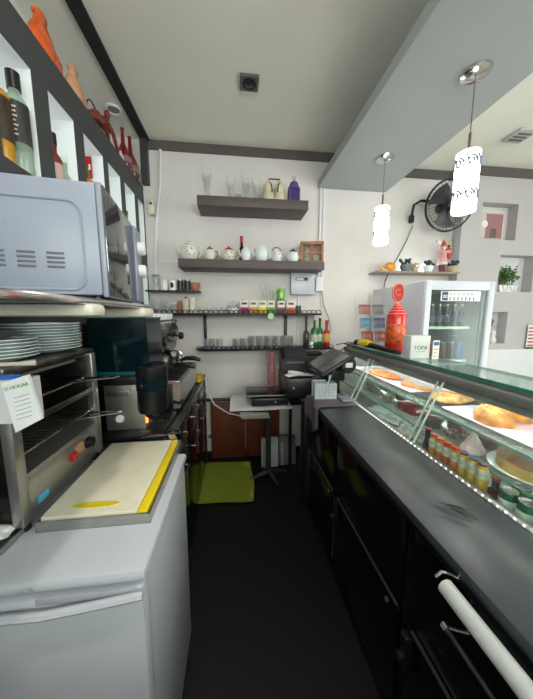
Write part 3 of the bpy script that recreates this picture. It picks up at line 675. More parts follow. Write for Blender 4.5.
# upper shelf goods
for x, r, h, lb in ((-.70,.04,.12,'clear lidded jar at the far left of the upper wire shelf'), (-.61,.036,.13,'tall clear jar second from the left on upper wire shelf'), (-.525,.036,.09,'short clear jar with white lid beside the brown carton')):
    t = thing('glass_jar', lb, 'jar', (x,2.40,ZU)); part('body', MB().lathe([(0,0),(r,0),(r,h*.8),(r*.8,h*.9),(r*.76,h*.9),(r*.93,h*.8),(r*.93,.006),(0,.006)]), glass, t)
    part('lid', MB().lathe([(r*.82,h*.88),(r*.82,h*.97),(r*.2,h),(0,h*1.02)]), glass if x < -.55 else white_pl, t)
for x, lb in ((-.66,'upturned glass between the two lidded jars'), (-.57,'upturned glass beside the tall clear jar')):
    solo('small_glass', tumbler(.03,.07), glass, lb, 'glass', (x,2.345,ZU))
for x, w, h, col, nm_, lb in ((-.475,.026,.10,(150,96,54),'brown_carton','slim brown spice carton on the upper wire shelf'), (-.42,.034,.13,(206,196,178),'cream_carton','cream sugar carton beside the slim brown one'), (-.365,.03,.125,(224,218,204),'ivory_carton','ivory carton right of the cream sugar carton')):
    t = thing('spice_carton', lb, 'carton', (x,2.38,ZU)); part('box', MB().bx(-w/2-.004,w/2+.004,-.02,.02,0,h,.003), M(nm_, col, .6), t); part('flap', MB().box((0,0,h+.006), (w*.8,.012,.014), .002), blackp if nm_ == 'cream_carton' else M(nm_+'_top', tuple(min(255,int(c*1.08)) for c in col), .6), t)
for k in range(3):
    solo('sundae_glass', tumbler(.036,.062,.7), glass, 'low clear dish among the three beside the ivory carton', 'glass', (-.29+.075*k,2.37,ZU), 'low glass dishes')
t = thing('sugar_jar', 'round clear sugar jar with domed lid left of tea boxes', 'jar', (-.02,2.38,ZU))
part('body', MB().lathe([(0,0),(.05,0),(.062,.02),(.06,.055),(.045,.075),(.04,.075),(.055,.05),(.055,.02),(0,.006)]), glass, t); part('sugar', MB().lathe([(0,.008),(.05,.008),(.052,.045),(0,.05)]), paper, t); part('lid', MB().lathe([(.046,.076),(.04,.095),(.01,.105),(.012,.115),(0,.12)]), glass, t)
t = thing('glass_teapot', 'clear covered dish standing behind the magenta tea box', 'dish', (.07,2.45,ZU)); part('dome', MB().lathe([(0,0),(.05,0),(.05,.08),(.03,.115),(.008,.12),(.01,.135),(0,.137)]), glass, t)
for k, (x, w, col, nm_) in enumerate(((.083,.074,(150,30,90),'magenta'), (.163,.074,(206,130,40),'orange'), (.243,.074,(216,190,40),'yellow'), (.319,.066,(120,180,70),'green'), (.412,.066,(120,70,56),'brown'), (.50,.082,(196,92,60),'coral'))):
    t = thing('tea_box', 'tea box with a %s lower band, standing on the upper wire shelf' % nm_, 'tea box', (x,2.37,ZU), group='tea boxes')
    part('box', MB().bx(-w/2,w/2,-.035,.04,0,.115,.002), M('tea_carton', (222,220,206), .6, var=.08, scale=60), t)
    part('colour_band', MB().bx(-w/2+.001,w/2-.001,-.0362,-.0345,.004,.055), M(nm_+'_print', col, .6, var=.25, scale=70), t)
    part('brand_mark', MB().box((0,-.0358,.088), (w*.6,.002,.018), 0), M(nm_+'_mark', tuple(int(c*.7) for c in col), .6), t)
t = thing('tea_tin', 'green tea tin with dark base on top of the brown tea box', 'tin', (.415,2.375,ZU+.1155))
part('body', MB().cyl((0,0,.006), .036, .098, bev=.003), M('tin_green', (112,176,64), .35, var=.2, scale=30), t); part('rim', MB().cyl((0,0,0), .0365, .010), blackm, t); part('leaf_mark', MB().ell((-.004,-.0355,.05), (.015,.003,.026)), M('pale_leaf', (190,220,140), .5), t)
for k in range(6):
    a = -.30+.09*k
    solo('straw', MB().tube([(0,0,0),(math.sin(a)*.27,0,math.cos(a)*.27)], .006, 8), M('straw_paper', (206,216,196), .6, var=.2, scale=80), 'pale green paper straw leaning in the fan behind tea boxes', 'straw', (.33+.012*k,2.445,ZU+.0), 'paper straws')
t = thing('round_sticker', 'round pale green sign stuck to the upper wire shelf edge', 'sticker', (.31,2.290,1.39))
part('disc', MB().lathe([(.028,0),(.028,.004),(0,.004)], (0,0,0), 24, rot=(PI/2,0,0)), M('sticker_green', (176,206,160), .5), t)
t = thing('herb_jar', 'dark green jar at the right end of the upper wire shelf', 'jar', (.575,2.39,ZU)); part('body', MB().cyl((0,0,0), .03, .07, bev=.003), M('herb_green', (66,84,60), .5, var=.5, scale=60), t); part('lid', MB().cyl((0,0,.07), .03, .008), steel, t)

# meter box, cables, pipes on the back wall
t = thing('meter_box', 'white electricity meter box with small display on the back wall', 'box', (.632,2.46,1.59))
part('casing', MB().bx(.52,.745,2.44,2.499,1.59,1.80,.006), white_en, t, True)
part('window', MB().bx(.56,.68,2.436,2.441,1.715,1.745,.001), M('grey_window', (130,132,134), .4), t, True)
part('digits', MB().bx(.572,.635,2.433,2.437,1.722,1.738), paper, t, True)
part('switch', MB().bx(.645,.672,2.432,2.438,1.720,1.742,.001), blackp, t, True)
t = thing('junction_box', 'small white junction box right beside the meter box', 'box', (.805,2.47,1.63)); part('casing', MB().bx(.765,.835,2.455,2.499,1.63,1.755,.005), white_pl, t, True); part('cover_lip', MB().bx(.760,.84,2.450,2.456,1.625,1.645,.001), white_pl, t, True)
solo('vertical_conduit', MB().tube([(.795,2.488,2.55),(.795,2.488,1.76)], .010, 10), white_pl, 'white vertical conduit dropping to the junction box', 'pipe')
solo('vertical_conduit', MB().bx(.825,.838,2.488,2.499,.9,2.55), white_pl, 'flat white vertical duct strip right of the conduit', 'pipe')
solo('vertical_conduit', MB().tube([(.60,2.49,1.595),(.60,2.49,1.13)], .007, 8), white_pl, 'thin white conduit running below the meter box', 'pipe')
solo('wall_cable', MB().tube([(.82,2.46,1.64),(.845,2.47,1.5),(.90,2.475,1.38),(.93,2.47,1.25),(.86,2.42,1.10)], .004, 6), M('green_grey_cable', (120,132,124), .5), 'grey-green cable curving down from the junction box', 'cable')
solo('slanted_conduit', MB().tube([(-.60,2.485,2.775),(-.615,2.485,2.5),(-.66,2.485,2.2),(-.685,2.485,1.88),(-.69,2.485,1.62)], .012, 10), white_pl, 'white conduit slanting down the back left corner', 'pipe')
solo('thin_duct', MB().bx(-.69,-.45,2.492,2.499,1.864,1.876), white_pl, 'thin horizontal white duct ending at the teapot shelf', 'pipe')
t = thing('motion_sensor', 'cream motion sensor in the back left corner', 'sensor', (-.69,2.45,2.30)); part('casing', MB().bx(-.715,-.66,2.425,2.47,2.24,2.37,.018), cream, t, True); part('lens', MB().ell((-.685,2.425,2.325), (.012,.006,.010)), blackp, t, True); part('mount', MB().bx(-.70,-.675,2.465,2.499,2.28,2.33), cream, t, True)
t = thing('wall_socket', 'white wall socket low on the back wall', 'socket', (-.258,2.49,.22)); part('plate', MB().bx(-.298,-.218,2.488,2.499,.18,.26,.003), white_pl, t, True); part('insert', MB().lathe([(.022,0),(.022,.003),(0,.002)], (-.258,2.488,.22), 20, rot=(PI/2,0,0)), M('socket_grey', (120,120,118), .5), t, True)
solo('white_cable', MB().tube([(-.275,2.36,.86),(-.27,2.36,.72),(-.20,2.37,.58),(-.08,2.38,.49),(.04,2.37,.46),(.12,2.32,.50),(.16,2.28,.60)], .007, 8), white_pl, 'white cable hanging in an arc from the counter to the small table', 'cable')
for x0, x1, lb in ((-.245,.08,'reddish brown board leaning on the wall behind the green mat'), (.09,.42,'reddish brown board leaning on the wall behind the small table')):
    t = thing('leaning_board', lb, 'board', ((x0+x1)/2,2.45,0)); part('panel', MB().bx(x0,x1,2.44,2.462,.012,.575,.002), redwood, t, True); part('edge', MB().bx(x0,x1,2.439,2.463,0,.014), blackm, t, True)
solo('dark_rail', MB().tube([(-.30,2.455,.60),(.43,2.455,.59)], .016, 8), blackm, 'dark rail lying along the top of the leaning boards', 'rail')
t = thing('floor_mat', 'folded lime green cloth mat on the black floor', 'mat', (-.1,2.1,0))
def matf(u, v): return (-.325+.44*u+.02*u*math.sin(4*v), 1.81+.53*v+.012*math.sin(6*u), .014+.004*math.sin(9*u+2)*math.cos(7*v))
part('cloth', MB().sheet(matf, 22, 22, .012), greenmat, t, True)
part('folded_edge', MB().sheet(lambda u, v: (.045+.075*u, 1.82+.5*v, .022+.003*math.sin(8*v)), 4, 14, .007), M('green_mat_light', (166,174,58), .95, var=.15, scale=60, bump=.6), t, True)

# ------------------------------------------------------------------ small pedestal table
t = thing('pedestal_table', 'small pedestal table with white top and grey cross foot', 'table', (.27,2.08,0))
part('top', MB().bx(-.04,.43,1.92,2.28,.675,.695,.006), white_pl, t, True)
part('column', MB().cyl((.265,2.10,.05), .022, .625, seg=16), M('grey_metal', (78,84,84), .4, .7), t, True)
for a in (20,110,200,290):
    part('foot', MB().tube([(.265,2.10,.06),(.265+.19*math.cos(R(a)),2.10+.14*math.sin(R(a)),.014)], [.020,.011], 8), MC['grey_metal'], t, True)
b = MB().sheet(lambda u, v: (-.05+.45*u, 1.87+.33*v-.0*u, .6985+.0025*math.sin(8*u)+(-.10*max(0,.18-v)*3 if u < .5 else 0)*0), 8, 8, .002)
solo('newspaper', b, paper, 'sheets of white paper spread under the black scale', 'paper')
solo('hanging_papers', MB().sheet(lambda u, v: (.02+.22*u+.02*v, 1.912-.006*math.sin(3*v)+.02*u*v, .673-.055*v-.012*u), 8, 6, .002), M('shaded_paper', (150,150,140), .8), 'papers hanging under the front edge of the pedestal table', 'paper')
t = thing('weighing_scale', 'black kitchen scale with steel platform on the pedestal table', 'scale', (.25,2.03,.703))
part('body', MB().bx(.115,.40,1.93,2.14,.703,.765,.008), blackp, t, True)
part('platform', MB().bx(.075,.42,1.90,2.16,.785,.800,.006), M('dark_platform', (66,66,66), .25, .7), t, True)
part('platform_rim', MB().tube([(.075,1.90,.795),(.42,1.90,.795),(.42,2.16,.795),(.075,2.16,.795)], .007, 8, True), steel, t, True)
part('support', MB().bx(.20,.32,1.98,2.08,.764,.787), blackp, t, True)
part('button', MB().cyl((.30,1.929,.735), .005, .004, seg=10, rot=(PI/2,0,0)), white_pl, t, True)
bottle('pink_bottle', 'pinkish patterned water bottle standing behind the scale', 'bottle', (.31,2.22,.697), .034, .36, .02, .05, M('pink_clear', (176,120,118), .25, var=.5, scale=30, alpha=.75), M('pink_cap', (190,96,104), .4), cap_h=.05)
for x, y, lb, rz_ in ((.30,2.28,'grey-white folded carton standing under the pedestal table',0), (.47,2.30,'grey folded carton right of the other one under the table',0)):
    t = thing('flat_carton', lb, 'carton', (x,y,.0), rz_); part('sheet', MB().box((0,0,.135), (.155,.05,.27), .004, rot=(-.10,0,0)), M('pale_carton' if x < .4 else 'grey_carton', (178,182,182) if x < .4 else (110,112,114), .8), t); part('fold', MB().box((-.055,-.04,.12), (.02,.006,.22), .001, rot=(-.10,0,.1)), M('fold_grey', (150,152,152), .8), t)

# ------------------------------------------------------------------ right counter
t = thing('counter_cabinet', 'long black counter cabinet with grey worktop on the right', 'counter', (.62,.6,0))
part('carcass', MB().bx(.515,.742,-.6,1.70,.05,.80), blackp, t, True)
part('worktop', MB().bx(.485,.744,-.6,1.72,.822,.85,.002), worktop, t, True)
part('worktop_edge', MB().bx(.490,.742,-.6,1.715,.80,.8215), blackp, t, True)
part('plinth', MB().bx(.54,.742,-.6,1.68,0,.05), blackm, t, True)
part('end_panel', MB().bx(.50,.742,1.70,1.715,.0,.80), blackp, t, True)
for y0, y1 in ((1.22,1.69),(.66,1.19),(.02,.62),(-.6,-.01)):
    f = part('drawer_front', MB().bx(.50,.516,y0,y1,.50,.795,.003), blackgloss, t, True)
    d = part('door', MB().bx(.50,.516,y0,y1,.055,.478,.003), blackgloss, t, True)
    part('edge_trim', MB().bx(.497,.505,y0+.01,y1-.02,.476,.481), M('satin_trim', (120,122,122), .35, .8), d, True)
    part('lock', MB().lathe([(.008,0),(.008,.006),(0,.006)], (.50,y0+.06,.44), 12, rot=(0,-PI/2,0)), steel, d, True)
for y in (1.15,.60):
    h = part('latch_handle', MB().bx(.475,.499,y-.014,y+.016,.36,.47,.005), blackp, t, True)
    part('latch_knob', MB().cyl((.476,y,.40), .012, .016, seg=12, rot=(0,-PI/2,0)), M('worn_black', (52,52,54), .3, .6), h, True)
for y in (1.20,1.695): part('vertical_trim', MB().bx(.497,.501,y,y+.006,.10,.46), MC['satin_trim'], t, True)
t = thing('worktop_smear', 'dark wiped smear on the grey worktop near the green cans', 'stain', (.59,.60,.8503))
for k, (x0, y0, x1, y1, bow, w_, tint) in enumerate(((.585,.655,.645,.56,.012,.010,222),(.555,.640,.625,.56,.010,.014,226),(.540,.605,.600,.545,.006,.008,232),(.600,.635,.660,.600,.006,.008,234))):
    def sm(u, v): 
        ww = w_*math.sin(PI*min(1,max(.02,u)))*(v-.5)*2
        return (x0+(x1-x0)*u+ww*1.4+bow*math.sin(PI*u), y0+(y1-y0)*u+ww*.5, .8504+.0001*k)
    part('streak', MB().sheet(sm, 18, 3), GL('smear_film_%d' % k, (tint,tint+1,tint+2), .0, .0), t, True)
t = thing('towel_rail', 'thick white plastic rail held by steel hooks on black drawer front', 'rail', (.46,.2,.79))
part('tube', MB().tube([(.452,.455,.806),(.452,-.25,.806)], .0175, 20), M('white_tube', (206,210,208), .3, var=.05), t, True)
part('bracket', MB().tube([(.50,.45,.815),(.47,.468,.822),(.452,.470,.826),(.440,.470,.815)], .0035, 8), chrome, t, True)
part('bracket', MB().tube([(.50,-.2,.815),(.452,-.262,.826)], .0035, 8), chrome, t, True)
part('hook', MB().tube([(.502,.435,.79),(.49,.43,.78),(.492,.425,.80)], .003, 6), chrome, t, True)
t = thing('rod_handle', 'thin grey steel rod below the thick white rail', 'handle', (.47,.2,.7))
part('rod', MB().tube([(.462,.448,.700),(.462,-.2,.700)], .0065, 12), steel_dk, t, True)
part('bracket', MB().tube([(.50,.435,.705),(.464,.450,.705)], .004, 8), chrome, t, True)
part('end_cap', MB().lathe([(.010,0),(.010,.012),(.005,.013)], (.462,.447,.700), 16, rot=(-PI/2,0,0)), chrome, t, True)

# stand carrying the till
t = thing('till_stand', 'black stand beyond the counter end carrying the cash drawer', 'stand', (.6,1.8,0))
part('top', MB().bx(.45,.742,1.725,2.20,.79,.815,.003), blackp, t, True)
for x, y in ((.47,2.17),(.72,2.17),(.72,1.75),(.47,1.75)): part('leg', MB().bx(x-.012,x+.012,y-.012,y+.012,0,.79), blackm, t, True)
part('side_panel', MB().bx(.60,.61,1.765,2.155,.1,.79), blackm, t, True)
t = thing('cash_drawer', 'black cash drawer under the receipts and the till screen', 'cash drawer', (.56,1.94,.816))
part('case', MB().bx(.355,.742,1.76,2.14,.816,.955,.004), blackp, t, True)
part('drawer_front', MB().bx(.362,.736,1.752,1.762,.828,.945,.003), blackm, t, True)
part('lock', MB().cyl((.40,1.752,.89), .009, .004, seg=12, rot=(PI/2,0,0)), steel, t, True)
part('seam', MB().bx(.375,.73,1.748,1.753,.935,.939), M('seam_grey', (70,70,72), .4), t, True)
for k, (x, y, a, lb) in enumerate(((.42,1.83,.2,'white receipt lying nearest the front left corner of cash drawer'), (.45,1.90,-.3,'white receipt under the printer on the cash drawer'), (.50,1.82,.5,'white receipt beneath the till screen'))):
    solo('receipt', MB().sheet(lambda u, v: (-.06+.12*u, -.04+.08*v, .006*math.sin(3*u+k)+.008), 6, 4, .0012), paper, lb, 'paper', (x,y,.956+.004*k), rz=a)
t = thing('receipt_printer', 'black receipt printer at the back of the cash drawer', 'printer', (.45,2.05,.956))
part('body', MB().prism([(1.96,.956),(2.13,.956),(2.13,1.12),(2.08,1.135),(1.96,1.06)], .36, .56, 'x'), blackp, t, True)
part('cover', MB().prism([(1.955,1.062),(2.078,1.137),(2.07,1.145),(1.952,1.07)], .375, .545, 'x'), M('printer_cover', (40,41,44), .25), t, True)
part('paper_slot', MB().bx(.39,.53,1.956,1.961,1.03,1.04), M('slot_grey', (90,90,92), .4), t, True)
t = thing('dark_monitor', 'dark grey device casing behind the till at the wall', 'device', (.6,2.25,.816)); part('casing', MB().bx(.42,.78,2.205,2.29,.6,1.05,.01), M('charcoal_plastic', (38,40,42), .4), t, True); part('top_cover', MB().bx(.44,.76,2.20,2.285,1.051,1.075,.008), blackp, t, True)
t = thing('till_screen', 'black touch screen till tilted back on its round base', 'till', (.66,1.72,.956))
part('stand_body', MB().lathe([(.045,0),(.054,.008),(.054,.26),(.045,.268)], (.712,1.56,1.082), 28, rot=(-PI/2,0,0)), blackp, t, True)
part('stand_neck', MB().bx(.60,.735,1.66,1.80,.956,1.045,.01), blackp, t, True)
# tilted screen panel, its back towards the display case
P0, P1, P3 = Vector((.515,1.87,1.035)), Vector((.515,1.51,1.035)), Vector((.72,1.87,1.158))
U = (P1-P0); V = (P3-P0); U_, V_ = U.normalized(), V.normalized(); Nn = U_.cross(V_).normalized(); V2 = Nn.cross(U_)
mat4 = Matrix((( U_.x,V2.x,Nn.x,0),(U_.y,V2.y,Nn.y,0),(U_.z,V2.z,Nn.z,0),(0,0,0,1)))
def slab(w0,w1,h0,h1,d0,d1,bev=0):
    b = MB().bx(w0,w1,h0,h1,d0,d1,bev); bmesh.ops.transform(b.b, matrix=Matrix.Translation(P0) @ mat4, verts=b.b.verts); return b
sc = part('screen_frame', slab(0,.36,0,.24,-.022,.0,.006), blackp, t, True)
part('screen_glass', slab(.022,.338,.022,.218,0,.002), M('lit_screen', (88,92,92), .12, var=.5, scale=6, emit=.05, ecol=(150,140,130)), sc, True)
part('sticker', MB().bx(.690,.735,1.5565,1.5595,1.07,1.10), paper, t, True)
t = thing('plastic_basket', 'small white perforated basket holding pens by the till', 'basket', (.575,1.625,.8625), R(-4))
b = MB(); w, d_, h = .066, .05, .098
def wallp(ax, s):
    n = 7; m_ = 6
    for i in range(n+1):
        u = -1+2*i/n
        if ax == 'x': b.box((u*w, s*d_, h/2), (.007,.003,h))
        else: b.box((s*w, u*d_, h/2), (.003,.006,h))
    for j in range(m_+1):
        z = h*j/m_
        if ax == 'x': b.box((0, s*d_, max(.004,z)), (2*w+.006,.003,.0075))
        else: b.box((s*w, 0, max(.004,z)), (.003,2*d_,.0075))
for s_ in (-1,1): wallp('x', s_); wallp('y', s_)
part('lattice', b, M('basket_white', (206,214,216), .5), t)
part('rim', MB().tube([(-w,-d_,h),(w,-d_,h),(w,d_,h),(-w,d_,h)], .005, 8, True), MC['basket_white'], t)
part('bottom', MB().bx(-w,w,-d_,d_,0,.004), MC['basket_white'], t)
for k, (x, a, m_, lb) in enumerate(((.03,.22,white_pl,'white pen leaning right in the white basket'), (.045,.05,steel,'silver pen standing upright in the white basket'), (.02,.4,M('grey_pen',(120,124,130),.4),'grey pen tilted furthest in the white basket'))):
    t = thing('pen', lb, 'pen', (.565+x,1.635,.868)); part('barrel', MB().tube([(0,0,0),(a*.12,.01,.135)], .005, 8), m_, t); part('tip', MB().tube([(a*.12,.01,.135),(a*.14,.012,.158)], [.005,.002], 8), blackp, t)
gc = M('grey_cloth', (98,90,96), .95, var=.15, scale=80, bump=.5, stretch=(1,6,1))
def clothf(u, v):
    x = .375+.36*u; y = 1.455+.25*v
    if x < .481: return (.477-.004*math.sin(20*v)-.010*math.sin(8*v), y-.02+.02*u, .854-(.481-x)*1.2-.03*v*(1-u)-.035*math.sin(5*v)*(.481-x)/.12)
    return (x, y, .8555+.003*math.sin(11*v)*math.sin(7*u)+.002)
solo('grey_towel', MB().sheet(clothf, 28, 16, .003), gc, 'grey ribbed towel draped over the counter corner below the basket', 'towel')
solo('card_holder', MB().bx(.655,.735,1.50,1.60,.8625,.874,.002), M('grey_blue_card', (130,136,146), .4), 'grey card pad lying between basket and display case', 'card')
# ------------------------------------------------------------------ refrigerated display case
YC0, YC1 = -.5, 2.02
t = thing('display_case', 'long glass pastry display case beside the grey worktop', 'display case', (1.0,.8,0))
part('base', MB().bx(.775,1.26,YC0,YC1,0,.76), M('case_base', (150,152,154), .5), t, True)
part('deck', MB().bx(.768,1.24,YC0,YC1,.76,.772), M('deck_steel', (150,154,156), .35, .7, var=.1), t, True)
part('sill', MB().bx(.745,.770,YC0,YC1,.772,.852,.002).bx(1.235,1.262,YC0,YC1,.76,.90,.004), steel, t, True)
rail_m = M('rail_aluminium', (150,150,144), .35, .5, var=.1, scale=8)
part('top_rail', MB().bx(.868,.93,YC0,YC1,1.118,1.150,.004).bx(.881,.884,YC0,YC1,1.090,1.119), rail_m, t, True)
part('upper_rail', MB().bx(.90,.935,YC0,YC1,1.150,1.163,.002), rail_m, t, True)
gt = part('glass_top', MB().bx(.878,1.065,YC0,YC1,1.164,1.176), top_glass, t, True)
part('glass_edge', MB().bx(.8765,.8785,YC0,YC1,1.164,1.176).bx(1.0645,1.0665,YC0,YC1,1.164,1.176), glass_edge, gt, True)
part('front_glass', MB().prism([(1.062,1.163),(1.069,1.163),(1.252,.90),(1.245,.90)], YC0, YC1, 'y'), pane, t, True)
for y0, y1, dx in ((YC0,.46,0),(.44,1.02,.006),(.985,1.60,0),(1.56,YC1,.006)):
    g = part('sliding_pane', MB().prism([(.752+dx,.853),(.756+dx,.853),(.874+dx,1.118),(.870+dx,1.118)], y0, y1, 'y'), pane, t, True)
    for yy in (y0, y1): part('pane_edge', MB().prism([(.751+dx,.853),(.757+dx,.853),(.875+dx,1.118),(.869+dx,1.118)], yy-.0025, yy+.0025, 'y'), M('pale_glass_edge', (206,216,206), .3), g, True)
part('end_glass', MB().prism([(.757,.853),(.87,1.118),(1.06,1.118),(1.245,.90),(1.235,.853)], YC1-.008, YC1, 'y'), pane, t, True)
part('upper_shelf', MB().bx(.845,1.155,YC0,YC1-.02,.985,.992), top_glass, t, True)
part('shelf_edge', MB().bx(.843,.8455,YC0,YC1-.02,.984,.993), M('pale_teal_edge', (120,166,156), .2), t, True)
part('lower_shelf', MB().bx(.835,1.20,YC0,YC1-.02,.880,.886), top_glass, t, True)
part('shelf_edge', MB().bx(.833,.8355,YC0,YC1-.02,.879,.887), M('pale_teal_edge', (120,166,156), .2), t, True)
for y in (.05,1.0,1.97):
    part('shelf_support', MB().bx(1.10,1.115,y-.006,y+.006,.772,1.0), steel, t, True)
t = thing('case_fill_tube', 'long added fill tube hidden under the top rail inside the display case', 'lamp', (.91,.8,1.10))  # added to brighten the case contents, hidden behind the rail lip
part('tube', MB().tube([(.905,-.4,1.106),(.905,1.9,1.106)], .006, 10), M('lit_tube', (255,255,255), .4, emit=27, ecol=(255,248,236)), t, True)
part('holder', MB().bx(.893,.917,-.42,1.92,1.111,1.1175), white_pl, t, True)
t = thing('case_fill_tube', 'thin added fill tube under the pastry trays at the customer side', 'lamp', (1.14,.8,.975))  # second added tube, lifts the light on the lower shelf
part('tube', MB().tube([(1.142,-.4,.968),(1.142,1.9,.968)], .005, 10), M('lit_tube_low', (255,255,255), .4, emit=13, ecol=(255,248,236)), t, True)
part('holder', MB().bx(1.132,1.152,-.42,1.92,.974,.984), white_pl, t, True)
t = thing('light_strip', 'strip of small white lights along the foot of the display case', 'light strip', (.742,.8,.851))
part('strip', MB().bx(.738,.747,-.3,YC1-.35,.8505,.8525), steel, t, True)
led = M('led_white', (255,255,255), .4, emit=1.6)
proto = None
for k in range(58):
    y = .30+.0235*k
    if proto is None: proto = part('light_bead', MB().ell((0,0,0), (.0028,.0028,.002), seg=8, rings=6), led, t, at=(0,y-.8,.0035))
    else:
        o = proto.copy(); C.objects.link(o); o.location = (0,y-.8,.0035)

# trays on the upper shelf
ZS = .9925
def dish(name, label, x0,x1,y0,y1,z,mat,rz_=0,lip=.012,cat='tray'):
    cx, cy = (x0+x1)/2, (y0+y1)/2
    t = thing(name, label, cat, (cx,cy,z), rz_); w, d = (x1-x0)/2, (y1-y0)/2
    b = MB().box((0,0,.002), (2*w-.02,2*d-.02,.003))
    vs = []
    for (a, c_) in ((-1,-1),(1,-1),(1,1),(-1,1)): vs.append((a,c_))
    lo = [b.b.verts.new((a*(w-.012), c_*(d-.012), .0035)) for a, c_ in vs]; hi = [b.b.verts.new((a*w, c_*d, lip)) for a, c_ in vs]
    lo2 = [b.b.verts.new((a*(w-.012), c_*(d-.012), .0005)) for a, c_ in vs]; hi2 = [b.b.verts.new((a*(w+.001), c_*(d+.001), lip-.002)) for a, c_ in vs]
    for i in range(4):
        j = (i+1) % 4
        b.b.faces.new([lo[i],lo[j],hi[j],hi[i]]); b.b.faces.new([lo2[j],lo2[i],hi2[i],hi2[j]]); b.b.faces.new([hi[i],hi[j],hi2[j],hi2[i]])
    part('plate_body', b, mat, t); return t
wt = M('tray_white', (196,192,204), .25, var=.02); bt = M('tray_black', (52,54,60), .3)
dish('pastry_tray', 'white pastry tray at the far end holding two croissants', .895,1.13,1.22,1.90,ZS,wt)
dish('slate_tray', 'dark grey tray carrying the nut-covered flat pastry', .90,1.15,1.01,1.215,ZS,bt)
dish('pastry_tray', 'white tray nearest the camera with the two filled breads', .885,1.15,.48,1.00,ZS,wt,R(0))
bread = M('bread_crust', (178,116,54), .6, var=.5, scale=26, bump=.9); crumb = M('crumb_topping', (190,146,88), .8, var=.55, scale=60, bump=.9)
def loaf(name, label, c, r, mat, rz_=0, seed=1, top=None, cat='pastry'):
    rnd = random.Random(seed); b = MB().ell((0,0,0), (1,1,1), seg=24, rings=14); ph = [rnd.uniform(0,6) for _ in range(4)]
    for v in b.b.verts:
        f = 1+.06*math.sin(5*v.co.x+ph[0])+.05*math.sin(6*v.co.y+ph[1])+.04*math.cos(7*v.co.z*2+ph[2])
        v.co = Vector((v.co.x*r[0]*f, v.co.y*r[1]*f, (max(v.co.z,-.12)+.12)*r[2]*1.25*f))
    t = thing(name, label, cat, c, rz_); part('crust', b, mat, t)
    if top:
        b = MB()
        for k in range(26):
            a = rnd.uniform(0,2*PI); q = rnd.uniform(0,.75); b.ell((q*r[0]*math.cos(a), q*r[1]*math.sin(a), r[2]*1.25*(.12+math.sqrt(1-q*q))*1.0), (.006,.004,.003), rot=(0,0,rnd.uniform(0,3)), seg=6, rings=4)
        part('topping', b, top, t)
    return t
loaf('filled_bread', 'round golden filled bread nearest on the near white tray', (.960,.835,ZS+.005), (.050,.062,.048), bread, .3, 3, crumb)
loaf('filled_bread', 'golden filled bread behind the larger round one on near tray', (1.07,.87,ZS+.005), (.05,.06,.042), M('bread_gold', (196,126,44), .55, var=.45, scale=22, bump=.4), .5, 4, crumb)
solo('pink_napkin', MB().bx(.93,1.14,.66,.80,ZS+.0045,ZS+.006), M('napkin_pink', (226,176,186), .8, var=.08), 'pink paper sheet under the filled breads', 'napkin')
loaf('flat_pastry', 'flat pastry covered with nuts and crumbs on dark tray', (1.03,1.11,ZS+.005), (.105,.075,.022), crumb, .2, 5, M('nut_bits', (190,120,84), .7, var=.4, scale=60))
loaf('croissant', 'long golden croissant pair at the far end of the far tray', (.985,1.62,ZS+.005), (.055,.15,.020), M('croissant_crust', (190,112,58), .5, var=.4, scale=18, bump=.5), .12, 6, crumb)
loaf('croissant', 'small brown croissant alone at the near end of far tray', (.98,1.36,ZS+.005), (.03,.045,.020), MC['croissant_crust'], .1, 8)
loaf('almond_slice', 'thin almond slice lying before the small brown croissant', (1.02,1.28,ZS+.005), (.04,.055,.008), bread, .3, 9)
dish('clear_dish', 'clear shallow plastic dish right of the near white tray', .955,1.19,.30,.46,ZS,glass,0,.02)
loaf('seeded_roll', 'seeded flat roll in the clear shallow dish', (1.07,.38,ZS+.004), (.08,.05,.014), crumb, .2, 12)

# lower level: food on the lower glass shelf
ZF = .8865
t = thing('cake_plate', 'round white plate with caramel flan cake on the lower shelf', 'plate', (.962,.685,ZF))
part('dish', MB().lathe([(0,.002),(.09,.002),(.120,.012),(.123,.016),(.09,.008),(0,.006)], seg=40), porc_w, t)
t = thing('flan_cake', 'caramel flan cake with one wedge cut away', 'cake', (.962,.685,ZF+.009))
pts = [(.018,.0)]+[(.098*math.cos(R(a)), .098*math.sin(R(a))) for a in range(-30,261,10)]
part('cake_body', MB().prism(pts, 0, .034), M('flan_side', (200,160,88), .5, var=.15, scale=30), t)
part('caramel_glaze', MB().prism([(x*.985,y*.985) for x, y in pts], .0345, .038), M('caramel', (190,124,58), .15, var=.3, scale=14, coat=.6), t)
t = thing('salad_bowl', 'clear bowl of red and pink salad on the lower shelf', 'bowl', (.925,.945,ZF))
part('bowl', MB().lathe([(0,0),(.04,0),(.06,.02),(.068,.05),(.064,.05),(.056,.022),(0,.006)], seg=28), glass, t)
def heap(name, label, cat, c, r, mats, n, s, seed, kind=None, group=None, h=.6):
    rnd = random.Random(seed); t = thing(name, label, cat, c)
    if kind: t['kind'] = kind
    for i, m_ in enumerate(mats):
        b = MB()
        for k in range(n):
            a = rnd.uniform(0,2*PI); q = math.sqrt(rnd.random())*r
            b.ell((q*math.cos(a), q*math.sin(a), s*.5+rnd.random()*r*h*(1-q/r)), (s*rnd.uniform(.6,1.2), s*rnd.uniform(.5,1), s*.6), rot=(rnd.random()*3,rnd.random()*3,0), seg=7, rings=5)
        p_ = part('pieces', b, m_, t)
        p_['kind'] = 'stuff'
    return t
heap('mixed_salad', 'diced red and orange salad heaped in the clear bowl', 'salad', (.925,.945,ZF+.009), .048, [M('salad_red', (150,54,50), .4, var=.3), M('salad_orange', (206,130,92), .5, var=.3)], 26, .009, 21, 'stuff')
